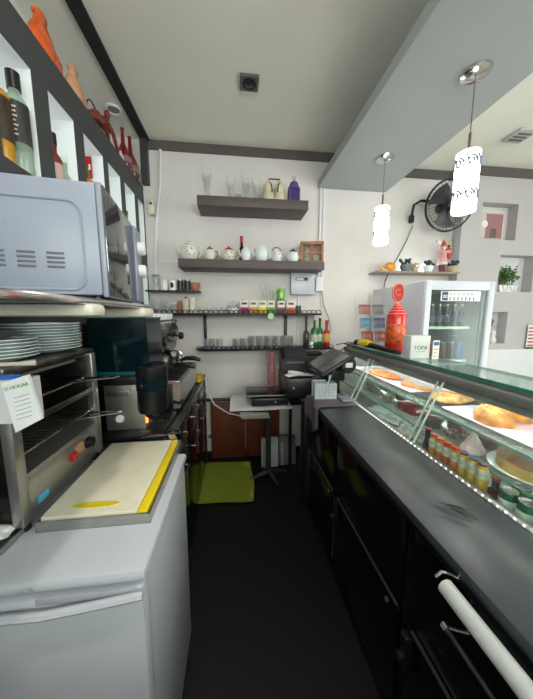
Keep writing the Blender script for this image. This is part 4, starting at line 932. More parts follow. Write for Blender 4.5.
t = thing('jam_jar', 'dark cherry dessert in a clear cup behind the salad bowl', 'cup', (.90,1.055,ZF)); part('cup_wall', MB().lathe([(0,0),(.035,0),(.045,.06),(.042,.06),(.032,.005)], cap=False), glass, t); part('dessert', MB().lathe([(0,.004),(.031,.004),(.038,.045),(0,.052)]), M('cherry', (96,22,34), .25, var=.3), t)
t = thing('dessert_cup', 'dark berry dessert in a clear cup left of salad bowl', 'cup', (.985,1.03,ZF)); part('cup_wall', MB().lathe([(0,0),(.03,0),(.038,.05),(.036,.05),(.028,.005)], cap=False), glass, t); part('dessert', MB().lathe([(0,.004),(.027,.004),(.033,.04),(0,.044)]), MC['cherry'], t)
t = thing('napkin_cone', 'pale pink paper cone standing between flan and salad', 'napkin', (.895,.845,ZF)); part('cone', MB().lathe([(.045,0),(.004,.075),(.003,.075),(.043,0)], seg=7, cap=False), M('napkin_pale', (226,196,198), .8, var=.12, scale=40), t)
crumple('clear_bag', 'crumpled clear plastic bag at the far end of case floor', 'bag', (.865,1.36,.773), .065, .15, .05, M('clear_film', (236,240,238), .12, var=.25, alpha=.55), .5, 34, 5)
crumple('clear_bag', 'crumpled clear bag with greens in front of the red pack', 'bag', (.86,1.12,.773), .06, .10, .045, M('salad_film', (214,224,206), .15, var=.5, scale=25, alpha=.6), .5, 34, 9)
heap('lettuce', 'loose green leaves and wrapped sweets in the case floor', 'salad', (.865,1.05,.773), .075, [M('lettuce_green', (130,170,84), .5, var=.4), M('wrap_white', (214,216,206), .3), M('wrap_brown', (120,92,74), .5)], 22, .013, 33, 'stuff')
loaf('orange', 'orange in the case floor under the red pack', (.86,1.20,.773), (.032,.032,.028), M('orange_peel', (226,150,50), .5, bump=.3), 0, 2, cat='fruit')
t = thing('red_packet', 'red packet with white lettering in a clear tray', 'packet', (.93,1.24,ZF), R(8))
part('pack', MB().box((0,0,.025), (.10,.12,.05), .012), M('packet_red', (150,32,48), .3, var=.3), t); part('print', MB().box((0,-.0605,.028), (.07,.002,.014)), paper, t); part('tray_body', MB().bx(-.075,.075,-.085,.085,0,.006,.002), glass, t)
for x, y, col, nm_, lb in ((.905,1.42,(196,186,160),'tub_pale','clear tub of pale salad at the far part of lower shelf'), (.995,1.44,(130,66,60),'tub_red','clear tub of dark red food behind the pale tub'), (.98,.86,(176,96,84),'tub_rose','clear tub of rosy food beside the flan plate')):
    t = thing('food_tub', lb, 'tub', (x,y,ZF)); part('tub_wall', MB().lathe([(0,.0),(.034,0),(.042,.05),(.039,.05),(.031,.004)], cap=False), glass, t); part('contents', MB().lathe([(0,.005),(.030,.005),(.036,.04),(0,.046)]), M(nm_, col, .6, var=.45, scale=70, bump=.6), t)
t = thing('sandwich_roll', 'wrapped pale roll in film at far end of lower shelf', 'roll', (.92,1.62,ZF)); part('roll_body', MB().tube([(-.02,-.12,.024),(0,0,.026),(.02,.11,.024)], [.016,.024,.015], 12), M('pale_roll', (206,184,160), .5, var=.2, scale=20), t); part('film', MB().tube([(-.022,-.13,.024),(0,0,.026),(.022,.12,.024)], [.018,.027,.017], 12), M('roll_film', (220,224,224), .15, alpha=.25), t)
# juice bottles: foot on the deck, standing behind the sill
juice = [(.915,'pineapple',(214,150,40),(150,60,80)), (.87,'peach',(220,128,52),(190,90,40)), (.832,'tomato',(196,92,46),(180,50,40)), (.801,'orange',(222,116,36),(170,60,30)), (.77,'lemon',(226,186,64),(70,80,90)), (.733,'pear',(224,190,70),(70,90,110)), (.703,'mango',(222,180,58),(80,60,80))]
for k in range(7):
    y = .920-.0355*k; _, nm_, col, lc = juice[k]
    pos = ('farthest from the camera, beside the dark cola bottle', 'second from the dark cola bottle', 'third from the dark cola bottle', 'deepest orange, in the middle of the row', 'yellow, first after the orange ones', 'yellow, between two other yellow ones', 'yellow, nearest to the green cans')[k]
    t = thing('juice_bottle', 'small juice bottle with pale label, '+pos, 'bottle', (.795,y,.7725), 0, 'juice bottles in the case')
    jm = M('juice_%d' % k, col, .2, var=.12, coat=.4)
    part('glass_body', MB().lathe([(0,0),(.0155,0),(.0168,.004),(.0168,.115),(.0135,.134),(.0125,.144),(0,.144)], seg=16), jm, t)
    part('paper_label', MB().lathe([(.0171,.098),(.0174,.099),(.0174,.116),(.0142,.132)], seg=16, cap=False), M('juice_label_%d' % k, (206,204,180), .5, var=.35, scale=90), t)
    part('cap', MB().cyl((0,0,.142), .0135, .008, seg=16, bev=.001), M('juice_cap_%d' % k, lc, .35), t)
for y, lb in ((.958,'dark cola bottle beyond the row of juice bottles'), (.664,'dark red bottle between yellow juices and green cans')):
    bottle('cola_bottle', lb, 'bottle', (.797,y,.7725), .0165, .155 if y > .9 else .125, .010, .04, M('cola_dark', (44,22,24), .12, coat=.5), M('cap_red_brown', (120,40,50), .4), (.05,.085), M('cola_label', (110,46,60), .5, var=.4), cap_h=.01)
def can(x, y, col, nm_, lb):
    t = thing('drink_can', lb, 'can', (x,y,.7725), 0, 'drink cans in the case')
    part('can_body', MB().lathe([(0,.004),(.019,0),(.0235,.006),(.0235,.106),(.0195,.113)], seg=24, cap=False), M(nm_, col, .25, .4, var=.3, scale=26), t)
    part('can_top', MB().lathe([(.0198,.112),(.0208,.116),(.0190,.116),(.0175,.111),(0,.111)], seg=24), M('can_lid', (206,208,208), .25, .85), t)
    part('pull_tab', MB().box((.004,0,.1125), (.018,.009,.0015), .0004), chrome, t)
    part('can_print', MB().lathe([(.0237,.055),(.0240,.056),(.0240,.09),(.0237,.091)], seg=24, cap=False), M('can_print', (196,216,200), .4, var=.5, scale=70), t)
gcol = (26,108,66)
for k, (x, y, col, nm_, lb) in enumerate(((.797,.622,gcol,'can_green','green drink can in the front row, next to dark red bottle'), (.797,.572,gcol,'can_green','green drink can in the front row, between green and yellow'), (.797,.522,(206,170,40),'can_yellow','yellow drink can in the front row nearest the camera'), (.850,.632,gcol,'can_green','green can in the rear row, farthest from the camera'), (.850,.582,gcol,'can_green','green can in the rear row, behind the second front can'), (.850,.532,gcol,'can_green','green can in the rear row, nearest the camera'))):
    can(x, y, col, nm_, lb)

# ------------------------------------------------------------------ things on the glass top (z = 1.176)
ZT = 1.1765
t = thing('napkin_dispenser', 'white napkin holder with green lettering on the glass top', 'napkin holder', (.945,1.27,ZT))
part('casing', MB().bx(-.054,.054,-.035,.035,0,.118,.003), M('holder_white', (214,216,212), .5), t)
text('lettering', 'TOFA', .030, M('print_green', (50,110,80), .5), t, (0,-.0355,.055), (PI/2,0,0))
part('small_print', MB().box((0,-.0355,.036), (.05,.0012,.003)), M('print_pale', (140,160,150), .6), t)
part('slot', MB().box((0,0,.1185), (.08,.045,.002)), M('slot_shadow', (180,182,180), .6), t)
t = thing('price_card', 'small white price card with blue print beside napkin holder', 'card', (1.015,1.215,ZT), R(4))
part('card', MB().bx(-.018,.018,-.002,.002,0,.095), paper, t)
part('blue_print', MB().bx(-.015,.015,-.0035,-.002,.07,.088), M('print_blue', (40,90,150), .5), t); part('text_lines', MB().bx(-.014,.012,-.003,-.002,.045,.055).bx(-.014,.010,-.003,-.002,.028,.036).bx(-.014,.013,-.003,-.002,.012,.018), M('print_yellow', (200,180,130), .6), t)
def sweets_jar(loc, lb, s=1., sign=False):
    t = thing('lollipop_jar', lb, 'jar', loc)
    part('body', MB().lathe([(0,0),(.052*s,0),(.056*s,.01),(.056*s,.215*s),(.05*s,.232*s),(.016*s,.29*s),(0,.295*s)], seg=28), M('jar_red', (206,30,24), .25, var=.3, scale=22, coat=.5), t)
    b = MB()
    for z, q in ((.228,.053),(.245,.043),(.262,.034),(.277,.025)): b.lathe([(q-.003,z),(q,z+.003),(q-.004,z+.007)], seg=24)
    part('white_rings', b, M('jar_pale_red', (230,130,120), .4), t)
    part('yellow_print', MB().lathe([(.0562*s,.05),(.0568*s,.051),(.0568*s,.17),(.0562*s,.171)], seg=28, cap=False), M('jar_print', (214,84,30), .35, var=.7, scale=50), t)
    if sign:
        g = part('round_sign', MB().lathe([(1,0),(1,.006),(0,.006)], (0,.003,.355), 32, sx=.038, sy=.058, rot=(PI/2,0,0)), M('sign_red', (176,44,36), .35, var=.2), t)
        part('sign_rim', MB().tube([(.035*math.cos(R(a)),-.004,.355+.055*math.sin(R(a))) for a in range(0,360,12)], .003, 6, True), MC['jar_pale_red'], g)
        part('sign_mark', MB().tube([(.018*math.cos(R(a)),-.005,.358+.018*math.sin(R(a))) for a in range(40,340,15)], .0028, 6), M('sign_mark', (226,120,90), .4), g)
        part('stem', MB().tube([(0,0,.285),(0,0,.302)], .006, 8), white_pl, t)
sweets_jar((.975,1.50,ZT), 'red ribbed sweets jar topped by a round red sign', 1., True)
t = thing('sweets_packet', 'tall red sweets jar right behind the one with sign', 'jar', (1.032,1.585,ZT)); part('body', MB().lathe([(0,0),(.030,0),(.030,.22),(.018,.25),(0,.255)], seg=24), M('packet_bright_red', (214,54,44), .3, var=.3, scale=30, coat=.4), t)
t = thing('leaflet_stand', 'clear three-tier leaflet stand with red and blue leaflets', 'leaflet stand', (.962,1.75,ZT)); t.scale = (.84,1,1.1)
b = MB().bx(-.12,.12,-.05,.09,0,.006)
for k in range(3):
    z, y = .03+.085*k, -.03+.028*k; b.box((0,y,z+.03), (.24,.003,.05), rot=(-.2,0,0)); b.box((0,y+.012,z), (.24,.025,.003))
b.box((0,.07,.17), (.24,.004,.33), rot=(-.12,0,0))
part('frame', b, glass, t)
cols_ = ((124,66,50),(74,66,70),(60,112,142),(58,66,96),(118,58,44),(128,66,60))
lbs = ('lowest left','lowest right','middle left','middle right','top left','top right')
for k in range(6):
    r_, c_ = 2-k//2, k % 2
    r2 = k//2
    z, y = .035+.085*(2-r2), -.02+.028*(2-r2)
    nm_ = ('brown','dark','blue','navy','rust','pink')[k]
    l = thing('leaflet', '%s printed leaflet in the %s pocket of the clear stand' % (nm_, ('top left','top right','middle left','middle right','lowest left','lowest right')[k]), 'leaflet', (.962+(-.052 if c_ == 0 else .048), 1.75+y-.006, ZT+z*1.1), R(-4)); l.scale = (.88,1,1.05)
    part('sheet', MB().box((0,0,.035), (.095,.002,.068), rot=(-.25,0,0)), M('leaflet_'+nm_, cols_[k], .4, var=.5, scale=35), l)
    part('picture', MB().box((.008,-.004,.036), (.045,.0015,.03), rot=(-.25,0,0)), M('picture_'+nm_, tuple(min(255,c+25) for c in cols_[k]), .4, var=.5, scale=60), l)
t = thing('barcode_scanner', 'black and yellow handheld scanner lying on the glass top', 'scanner', (.93,1.56,ZT))
part('handle', MB().tube([(.885,1.70,1.200),(.895,1.60,1.200),(.905,1.46,1.192),(.915,1.36,1.190)], [.018,.018,.014,.012], 12), blackp, t, True)
part('head', MB().tube([(.875,1.76,1.206),(.885,1.70,1.210),(.888,1.64,1.212)], [.020,.027,.020], 12), yellow, t, True)
part('trigger', MB().bx(.92,.95,1.56,1.62,1.185,1.20,.005), blackp, t, True)
part('nose', MB().tube([(.868,1.80,1.204),(.874,1.765,1.206)], [.022,.022], 12), blackp, t, True)
solo('coiled_cable', MB().tube([(.865,1.82,1.195),(.89,1.90,1.186),(.96,1.95,1.183),(.90,1.97,1.184),(.885,1.88,1.183),(.90,1.84,1.183)], .0045, 6), blackp, 'thin black cable looping on the far end of glass top', 'cable')
solo('black_cable', MB().tube([(.80,1.98,1.08),(.79,1.9,1.13),(.86,1.86,1.19),(.88,1.93,1.19),(.82,2.05,1.16)], .004, 6), blackp, 'black cable dropping over the case edge beside the screen', 'cable')

# ------------------------------------------------------------------ glass-door fridge
fx0, fx1, fy0, fy1, fz = 1.262+.02, 1.80, 1.66, 2.36, 1.63
t = thing('glass_door_fridge', 'white glass-door drinks fridge behind the display case', 'fridge', ((fx0+fx1)/2,(fy0+fy1)/2,0))
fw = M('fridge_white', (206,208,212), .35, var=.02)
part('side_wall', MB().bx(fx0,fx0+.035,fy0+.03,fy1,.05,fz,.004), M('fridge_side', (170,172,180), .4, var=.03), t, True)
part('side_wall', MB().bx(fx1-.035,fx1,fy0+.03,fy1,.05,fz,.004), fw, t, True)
part('top_wall', MB().bx(fx0+.036,fx1-.036,fy0+.03,fy1,fz-.05,fz,.003), fw, t, True)
part('back_wall', MB().bx(fx0+.036,fx1-.036,fy1-.04,fy1,.05,fz-.05), M('fridge_inside', (150,156,156), .5), t, True)
part('bottom', MB().bx(fx0+.036,fx1-.036,fy0+.03,fy1-.04,.05,.30,.003), fw, t, True)
d = part('door_frame', MB().bx(fx0,fx0+.04,fy0,fy0+.03,.30,fz,.004).bx(fx1-.045,fx1,fy0,fy0+.03,.30,fz,.004).bx(fx0+.038,fx1-.042,fy0,fy0+.03,fz-.062,fz,.004).bx(fx0+.038,fx1-.042,fy0,fy0+.03,.30,.36,.004), white_en, t, True)
part('door_glass', MB().bx(fx0+.04,fx1-.045,fy0+.012,fy0+.017,.36,fz-.062), pane, d, True)
part('gasket', MB().bx(fx1-.075,fx1-.045,fy0+.018,fy0+.028,.36,fz-.062), M('gasket_grey', (110,114,114), .5), d, True)
s_ = part('header_strip', MB().bx(fx0+.115,fx1-.105,fy0+.004,fy0+.011,fz-.135,fz-.068), M('strip_white', (226,228,226), .5), d, True)
part('blue_logo', MB().bx(fx0+.122,fx0+.165,fy0+.002,fy0+.005,fz-.130,fz-.073), M('logo_blue', (40,66,96), .5), s_, True)
b = MB()
for k in range(7):
    x = fx0+.182+.030*k; z = fz-.118
    b.bx(x-.0035,x+.0035,fy0+.002,fy0+.005,z-.012,z+.006,.001).bx(x-.0018,x+.0018,fy0+.002,fy0+.005,z+.006,z+.013)
for k in range(6):
    x = fx0+.186+.032*k; z = fz-.088
    b.tube([(x+.007*math.cos(R(a)),fy0+.0035,z+.007*math.sin(R(a))) for a in range(0,360,40)], .0013, 5, True)
part('pictograms', b, M('print_dark', (70,72,74), .5), s_, True)
part('logo_bars', MB().bx(fx0+.127,fx0+.160,fy0+.001,fy0+.003,fz-.112,fz-.106).bx(fx0+.127,fx0+.160,fy0+.001,fy0+.003,fz-.099,fz-.095), paper, s_, True)
part('shelf', MB().bx(fx0+.04,fx1-.12,fy0+.05,fy1-.06,1.300,1.318,.002), M('fridge_shelf', (206,214,206), .4), t, True)
part('shelf', MB().bx(fx0+.04,fx1-.12,fy0+.05,fy1-.06,1.060,1.075,.002), MC['fridge_shelf'], t, True)
b = MB()
for k in range(9): b.bx(fx1-.105,fx1-.065,fy0+.20,fy0+.26,1.10+.045*k,1.105+.045*k,.001)
part('shelf_clips', b, paper, t, True)
first = None
for r_ in range(2):
    for i in range(6):
        x, y = fx0+.075+.058*i, fy0+.10+.09*r_
        if i == 5 and r_: continue
        lb = 'small dark drink bottle in the %s row of the fridge top shelf' % ('front','rear')[r_]
        if first is None:
            first = bottle('fridge_bottle', lb, 'bottle', (x,y,1.319), .022, .155, .011, .05, M('fridge_dark_glass', (50,54,60), .12, var=.3, coat=.4), M('cap_grey', (170,170,170), .3, .7), (.03,.08), M('label_grey_blue', (70,76,96), .5, var=.6, scale=60), cap_h=.012, group='bottles in the fridge, front row')
        else: dup(first, (x,y,1.319), 0, lb, 'bottles in the fridge, %s row' % ('front','rear')[r_])
cc = [(90,60,54),(150,76,50),(84,50,46),(56,48,50),(60,96,150)]
for i in range(5):
    t = thing('fridge_can', ('dark red','orange-brown','dark brown','black','blue')[i]+' drink can on the lower fridge shelf', 'can', (fx0+.095+.068*i,fy0+.10,1.0755)); part('can_body', MB().lathe([(0,0),(.026,.003),(.028,.01),(.028,.115),(.023,.125)], cap=False), M('fcan%d' % i, cc[i], .3, .3, var=.3), t); part('can_top', MB().lathe([(.024,.122),(.023,.126),(0,.121)]), MC['can_lid'], t)

# ------------------------------------------------------------------ wall fan
t = thing('wall_fan', 'black wall-mounted fan with round wire cage', 'fan', (1.72,2.46,2.36))
fc = Vector((1.925,2.29,2.375)); ax = Vector((-.10,-.95,-.18)).normalized()
rotq = ax.to_track_quat('Z','Y').to_matrix().to_4x4(); fm = Matrix.Translation(fc) @ rotq
def tw(b): bmesh.ops.transform(b.b, matrix=fm, verts=b.b.verts); return b
RF = .215
b = MB()
for rr, z in ((RF,0),(RF*.985,.012),(RF*.7,.062),(RF*.4,.078),(RF*.7,-.05),(RF*.4,-.065)): b.tube([(rr*math.cos(R(a)), rr*math.sin(R(a)), z) for a in range(0,360,12)], .006 if rr > .2 else .0022, 6, True)
part('cage', tw(b), blackp, t, True)
b = MB()
for k in range(40):
    a = R(9*k); c_, s2 = math.cos(a), math.sin(a)
    b.tube([(RF*c_,RF*s2,0),(RF*.85*c_,RF*.85*s2,.042),(RF*.5*c_,RF*.5*s2,.074),(.03*c_,.03*s2,.084)], .0014, 4).tube([(RF*c_,RF*s2,0),(RF*.8*c_,RF*.8*s2,-.04),(RF*.4*c_,RF*.4*s2,-.066)], .0014, 4)
part('cage_wires', tw(b), blackp, t, True)
part('hub', tw(MB().lathe([(0,-.03),(.04,-.03),(.045,0),(.03,.03),(0,.036)])), blackp, t, True)
for k in range(3):
    a0 = 120*k
    def bl(u, v):
        r_ = .035+.15*u; a = R(a0-28+(70*v+18*u)); return (r_*math.cos(a), r_*math.sin(a), .022*(v-.5)*-1.5)
    part('blade', tw(MB().sheet(bl, 8, 8, .002)), M('fan_blade', (40,42,46), .3), t, True)
part('motor', tw(MB().lathe([(0,-.15),(.04,-.145),(.055,-.11),(.055,-.05),(.04,-.03),(0,-.03)])), blackp, t, True)
part('arm', MB().tube([(1.70,2.47,2.31),(1.655,2.42,2.30),(1.66,2.40,2.41),(1.72,2.39,2.445),(1.90,2.38,2.44),(1.93,2.385,2.39)], .012, 8), blackp, t, True)
part('wall_plate', MB().bx(1.68,1.72,2.465,2.499,2.28,2.35,.006), blackp, t, True)
solo('power_flex', MB().tube([(1.70,2.455,2.25),(1.66,2.47,2.12),(1.58,2.47,1.96),(1.50,2.47,1.83),(1.46,2.47,1.72),(1.44,2.46,1.60)], .005, 6), M('cord_grey', (70,72,74), .5), 'grey cord hanging from the fan past the ornament shelf', 'cord')
t = thing('fan_switch', 'beige switch box on the wall corner right of the fan', 'switch', (2.11,2.48,2.07)); part('casing', MB().bx(2.05,2.14,2.462,2.499,2.01,2.13,.004), M('beige_box', (206,198,168), .5), t, True); part('button', MB().cyl((2.10,2.462,2.07), .014, .006, seg=16, rot=(PI/2,0,0)), M('dark_button', (70,54,44), .5), t, True)

# ornament shelf with figures and small up-lights
t = thing('glass_wall_shelf', 'narrow glass wall shelf with ornaments above the fridge', 'shelf', (1.7,2.42,1.80))
part('plate', MB().bx(1.30,2.13,2.33,2.497,1.792,1.802), M('shelf_greybrown', (126,118,110), .3), t, True)
part('edge', MB().bx(1.30,2.13,2.327,2.331,1.790,1.803), M('edge_tan', (150,132,100), .4), t, True)
ZO = 1.8025
t = thing('snail_ornament', 'yellow and orange glazed snail ornament on the shelf end', 'ornament', (1.44,2.38,ZO))
part('shell', MB().ell((.01,0,.045), (.05,.03,.045)), M('snail_orange', (206,140,50), .3, var=.4, scale=40), t); part('body', MB().tube([(.07,0,.012),(0,0,.012),(-.06,0,.014),(-.09,0,.04),(-.095,0,.06)], [.008,.014,.013,.011,.011], 8), M('snail_yellow', (222,190,110), .4), t); part('feeler', MB().tube([(-.095,-.005,.065),(-.105,-.008,.09)], .003, 6), MC['snail_yellow'], t); part('feeler', MB().tube([(-.095,.006,.065),(-.09,.01,.09)], .003, 6), MC['snail_yellow'], t)
def planter(x, lb, m1, m2, seed, s=1):
    rnd = random.Random(seed); t = thing('flower_cup', lb, 'ornament', (x,2.37,ZO))
    part('cup', MB().lathe([(0,0),(.03*s,0),(.045*s,.04*s),(.042*s,.055*s),(.03*s,.05*s)], cap=False, seg=18), m1, t)
    b = MB()
    for k in range(16): a, q = rnd.uniform(0,6.28), rnd.uniform(0,.04)*s; b.ell((q*math.cos(a)*1.3,q*math.sin(a)*.8,(.06+rnd.random()*.04)*s), (.016*s,.010*s,.012*s), rot=(rnd.random(),rnd.random(),rnd.random()), seg=8, rings=5)
    part('flowers', b, m2, t)
gd = M('flower_dark', (54,60,60), .5, var=.5)
planter(1.60, 'grey pot with dark leaves beside the snail ornament', M('pot_grey', (96,104,106), .4), gd, 1, 1.15)
planter(1.69, 'beige shell-like pot at the right of the grey pot', M('pot_beige', (190,168,136), .5), M('flower_beige', (200,184,150), .5, var=.3), 2, .8)
planter(1.83, 'white cup with black flowers left of the red figure', porc_w, gd, 3, 1.05)
planter(2.085, 'beige pot with dark leaves right of the red figure', MC['pot_beige'], gd, 4, 1.1)
for x, lb in ((1.66,'small round wall light above the grey pot'), (1.86,'small round wall light above the white flower cup')):
    t = thing('shelf_light', lb, 'light', (x,2.47,1.812)); part('housing', MB().cyl((0,0,-.0095), .018, .022, seg=16), white_pl, t); part('lit_lens', MB().cyl((0,0,.0125), .015, .004, seg=16), M('lens_lit', (255,255,255), .4, emit=60, ecol=(214,240,240)), t)
# red and white figurine
t = thing('festive_figurine', 'red and white dancing figurine holding up a box on shelf', 'figurine', (1.97,2.37,ZO))
rd = M('figurine_red', (190,50,60), .4, var=.2); pk = M('figurine_pink', (222,160,160), .5, var=.15)
b = MB().lathe([(0,.075),(.035,.075),(.042,.09),(.034,.14),(.028,.19),(.016,.205),(.012,.215),(0,.216)], seg=20).ell((-.002,0,.232), (.020,.020,.023)).tube([(-.02,0,.19),(-.05,-.005,.22),(-.055,-.01,.26)], [.013,.010,.007], 8).tube([(.02,0,.19),(.055,-.01,.185),(.075,-.01,.215)], [.013,.010,.007], 8)
part('body', b, pk, t)
part('boot', MB().tube([(-.014,0,.085),(-.014,0,.03),(-.016,-.01,.012),(-.016,-.028,.010)], [.018,.016,.013,.010], 10), M('boot_red', (104,24,34), .35), t)
part('boot', MB().tube([(.016,0,.085),(.016,0,.03),(.018,-.01,.012),(.018,-.028,.010)], [.018,.016,.013,.010], 10), MC['boot_red'], t)
part('coat_hem', MB().lathe([(.040,.07),(.046,.078),(.046,.09),(.038,.096)], seg=20), white_pl, t)
part('hat', MB().lathe([(.022,.246),(.024,.252),(.017,.27),(.006,.292),(0,.294)], seg=16), rd, t)
part('sack', MB().ell((.062,-.005,.16), (.022,.018,.035)), rd, t)
part('gift', MB().box((-.055,-.005,.275), (.05,.02,.035), .003, rot=(0,.4,0)), M('gift_white', (226,214,216), .5), t)
part('beard', MB().ell((-.002,-.014,.222), (.015,.010,.016), seg=10, rings=8), white_pl, t)
part('scarf', MB().tube([(.018,0,.205),(.05,-.006,.225),(.085,-.008,.205)], [.008,.011,.006], 8), rd, t)

# niches on the right wall
t = thing('framed_picture', 'pink picture in a white frame inside the upper wall niche', 'picture', (2.53,2.46,2.1255))
part('frame', MB().bx(2.40,2.68,2.455,2.475,2.1255,2.42,.004), M('frame_cream', (222,216,200), .5), t, True)
pp = part('picture', MB().bx(2.42,2.66,2.451,2.456,2.15,2.40), M('picture_ground', (200,190,186), .6), t, True)
part('colour_block', MB().bx(2.475,2.655,2.448,2.452,2.16,2.385), M('art_pink', (158,110,112), .6, var=.04, scale=3), pp, True)
part('white_disc', MB().lathe([(.035,0),(.035,.003),(0,.003)], (2.455,2.449,2.29), 24, rot=(PI/2,0,0)), paper, pp, True)
part('dark_chair', MB().bx(2.53,2.59,2.445,2.449,2.16,2.25,.01), M('picture_dark', (104,52,66), .6), pp, True)
t = thing('potted_plant', 'small leafy green plant in a white trough in wall niche', 'plant', (2.77,2.43,1.6305))
part('trough', MB().prism([(2.66,1.6305),(2.84,1.6305),(2.86,1.70),(2.64,1.70)], 2.40, 2.465, 'y'), white_pl, t, True)
part('soil', MB().bx(2.655,2.845,2.405,2.46,1.695,1.703), M('soil', (60,46,36), .9), t, True)
b = MB(); b2 = MB(); rnd = random.Random(5)
for k in range(34):
    x0 = rnd.uniform(2.66,2.84); y0 = rnd.uniform(2.415,2.45); dx, dy, h = rnd.uniform(-.07,.07), rnd.uniform(-.06,.015), rnd.uniform(.07,.19)
    b2.tube([(x0,y0,1.70),(x0+dx*.5,y0+dy*.5,1.70+h*.7),(x0+dx,y0+dy,1.70+h)], .0018, 4)
    for q in range(4): b.ell((x0+dx*(.5+.14*q)+rnd.uniform(-.016,.016), y0+dy*(.5+.14*q), 1.70+h*(.55+.15*q)), (.017,.011,.004), rot=(rnd.uniform(-.8,.8),rnd.uniform(-.8,.8),rnd.uniform(0,3)), seg=7, rings=4)
part('foliage', b, M('leaf_green', (74,112,54), .6, var=.35, scale=30), t, True, kind='stuff'); part('stems', b2, M('stem_green', (90,100,50), .6), t, True, kind='stuff')
part('trough_handle', MB().tube([(2.68,2.395,1.70),(2.70,2.39,1.64),(2.72,2.39,1.64),(2.74,2.395,1.70)], .004, 6).tube([(2.76,2.395,1.70),(2.79,2.39,1.64),(2.81,2.39,1.64),(2.84,2.395,1.70)], .004, 6), white_pl, t, True)
for x, z, lb in ((2.55,1.1105,'grey and white ornament low in the third niche'), (2.66,1.1105,'white ornament cup in the right of third niche')):
    solo('small_ornament', MB().lathe([(0,0),(.03,0),(.04,.03),(.02,.07),(.032,.10),(.015,.13),(0,.135)]), M('ornament_grey', (150,148,150), .5, var=.4, scale=40) if x < 2.6 else porc_w, lb, 'ornament', (x,2.43,z))
solo('niche_glass_shelf', MB().bx(2.492,2.753,2.39,2.478,1.282,1.288), glass, 'glass shelf across the middle of the third niche', 'shelf')
solo('small_ornament', MB().lathe([(0,0),(.02,0),(.03,.05),(.012,.08),(0,.085)]), M('ornament_brown', (130,110,100), .5), 'brownish ornament on the glass shelf of the third niche', 'ornament', (2.62,2.43,1.2885))
t = thing('striped_poster', 'red and white striped notice on the right wall', 'poster', (3.06,2.375,1.05))
part('sheet', MB().bx(2.99,3.2,2.360,2.364,1.055,1.30), paper, t, True)
b = MB()
for k in range(6): b.bx(3.0,3.19,2.357,2.361,1.08+.036*k,1.095+.036*k)
part('red_lines', b, M('print_red', (180,60,60), .6), t, True); part('dark_foot', MB().bx(2.99,3.2,2.356,2.361,1.052,1.07), M('print_black', (40,36,36), .6), t, True)
solo('wall_hook_light', MB().tube([(3.0,2.37,2.60),(3.05,2.34,2.61),(3.14,2.34,2.605)], .010, 8), MC['cord_grey'], 'small dark fitting high on the niche wall', 'fitting')

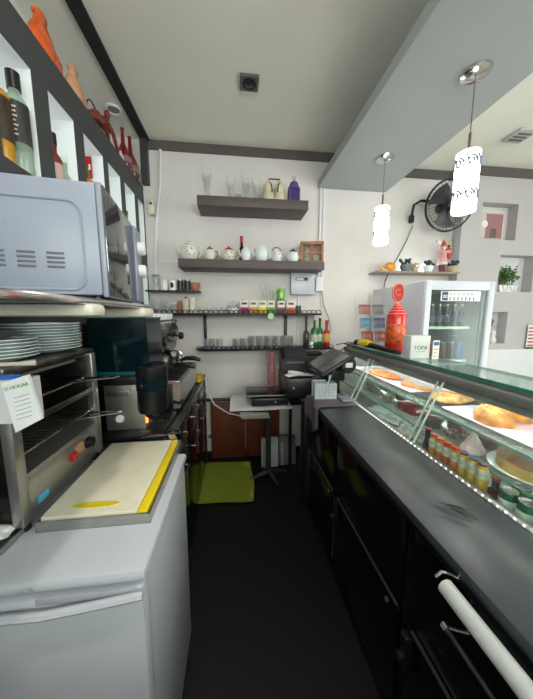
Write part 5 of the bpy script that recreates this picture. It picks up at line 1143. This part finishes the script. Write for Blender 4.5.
# ------------------------------------------------------------------ pendant lamps under the slab
shade_m = M('lit_shade', (250,252,252), .5, var=.01, emit=5, ecol=(255,250,244))
def pendant(x, y, zt, zb, lb, r=.056):
    t = thing('pendant_lamp', lb, 'pendant lamp', (x,y,zb))
    part('canopy', MB().lathe([(.065,2.549-zb),(.062,2.538-zb),(.045,2.528-zb),(.012,2.520-zb),(0,2.518-zb)], seg=32), chrome, t)
    part('rod', MB().tube([(0,0,2.52-zb),(0,0,zt-zb+.012)], .0028, 8), M('rod_grey', (130,128,124), .4, .6), t)
    part('socket', MB().cyl((0,0,zt-zb-.01), .006, .10, seg=14), M('rod_brown', (96,86,80), .4, .5), t)
    s = part('shade', MB().lathe([(0,zt-zb-.002),(r*.9,zt-zb),(r,zt-zb-.004),(r,.002),(r*.94,0),(r*.94,.01),(r*.94,zt-zb-.01),(0,zt-zb-.012)], seg=40, cap=False), shade_m, t)
    part('bulb', MB().lathe([(0,.012),(.03,.014),(.036,.022),(.03,.034),(0,.04)], seg=20), M('lit_bulb', (255,255,255), .4, emit=75, ecol=(255,248,238)), t)
    h = zt-zb
    for z0 in (.055*h/.22, .175*h/.22):
        b = MB()
        for k in range(6):
            a0 = 60*k
            pts = []
            for i in range(15):
                q = i/14; aa = R(a0+22*math.cos(q*8)*(1-q*.75)+8); zz = z0+.026*math.sin(q*8)*(1-q*.6)
                pts.append(((r+.0012)*math.cos(aa), (r+.0012)*math.sin(aa), zz))
            b.tube(pts, .0042, 6)
            b.tube([((r+.0012)*math.cos(R(a0+30+i*4)), (r+.0012)*math.sin(R(a0+30+i*4)), z0-.02+.05*math.sin(i*.5)) for i in range(7)], .0034, 6)
        part('scroll_pattern', b, M('scroll_blue_grey', (96,112,132), .6), s)
pendant(1.160, 1.285, 2.195, 1.918, 'lit white cylinder pendant lamp nearer the camera, with grey scrolls', .052)
pendant(1.118, 1.985, 2.205, 1.94, 'lit white cylinder pendant lamp nearer the back wall, with grey scrolls', .052)

# ------------------------------------------------------------------ light
def area(name, loc, rot, sx, sy, power, col):
    l = bpy.data.lights.new(name, 'AREA'); l.shape = 'RECTANGLE'; l.size = sx; l.size_y = sy; l.energy = power; l.color = col
    o = bpy.data.objects.new(name, l); C.objects.link(o); o.location = loc; o.rotation_euler = rot; return o
area('daylight_front_window', (.7,YF-.15,1.95), (R(-90),0,PI), 3.0, 1.2, 62, (1,.985,.97)).rotation_euler = (R(90),0,0)
area('daylight_street_window', (XR+.2,-.3,1.5), (0,R(90),0), 2.1, 2.4, 42, (1,.98,.965))
w = bpy.data.worlds.new('sky'); bpy.context.scene.world = w; w.use_nodes = True
w.node_tree.nodes['Background'].inputs[0].default_value = (1,.99,.97,1); w.node_tree.nodes['Background'].inputs[1].default_value = 1.0

cam = bpy.data.cameras.new('camera'); co = bpy.data.objects.new('camera', cam); C.objects.link(co)
cam.sensor_fit = 'HORIZONTAL'; cam.sensor_width = 36; cam.lens = 36*262/533; cam.clip_start = .02
co.location = (0,0,1.40); co.rotation_euler = (R(90-7.5), 0, R(-6.79))
sc_ = bpy.context.scene; sc_.camera = co
sc_.view_settings.view_transform = 'Standard'; sc_.view_settings.look = 'None'; sc_.view_settings.gamma = 1
sc_.view_settings.use_curve_mapping = False; sc_.view_settings.exposure = 0.72
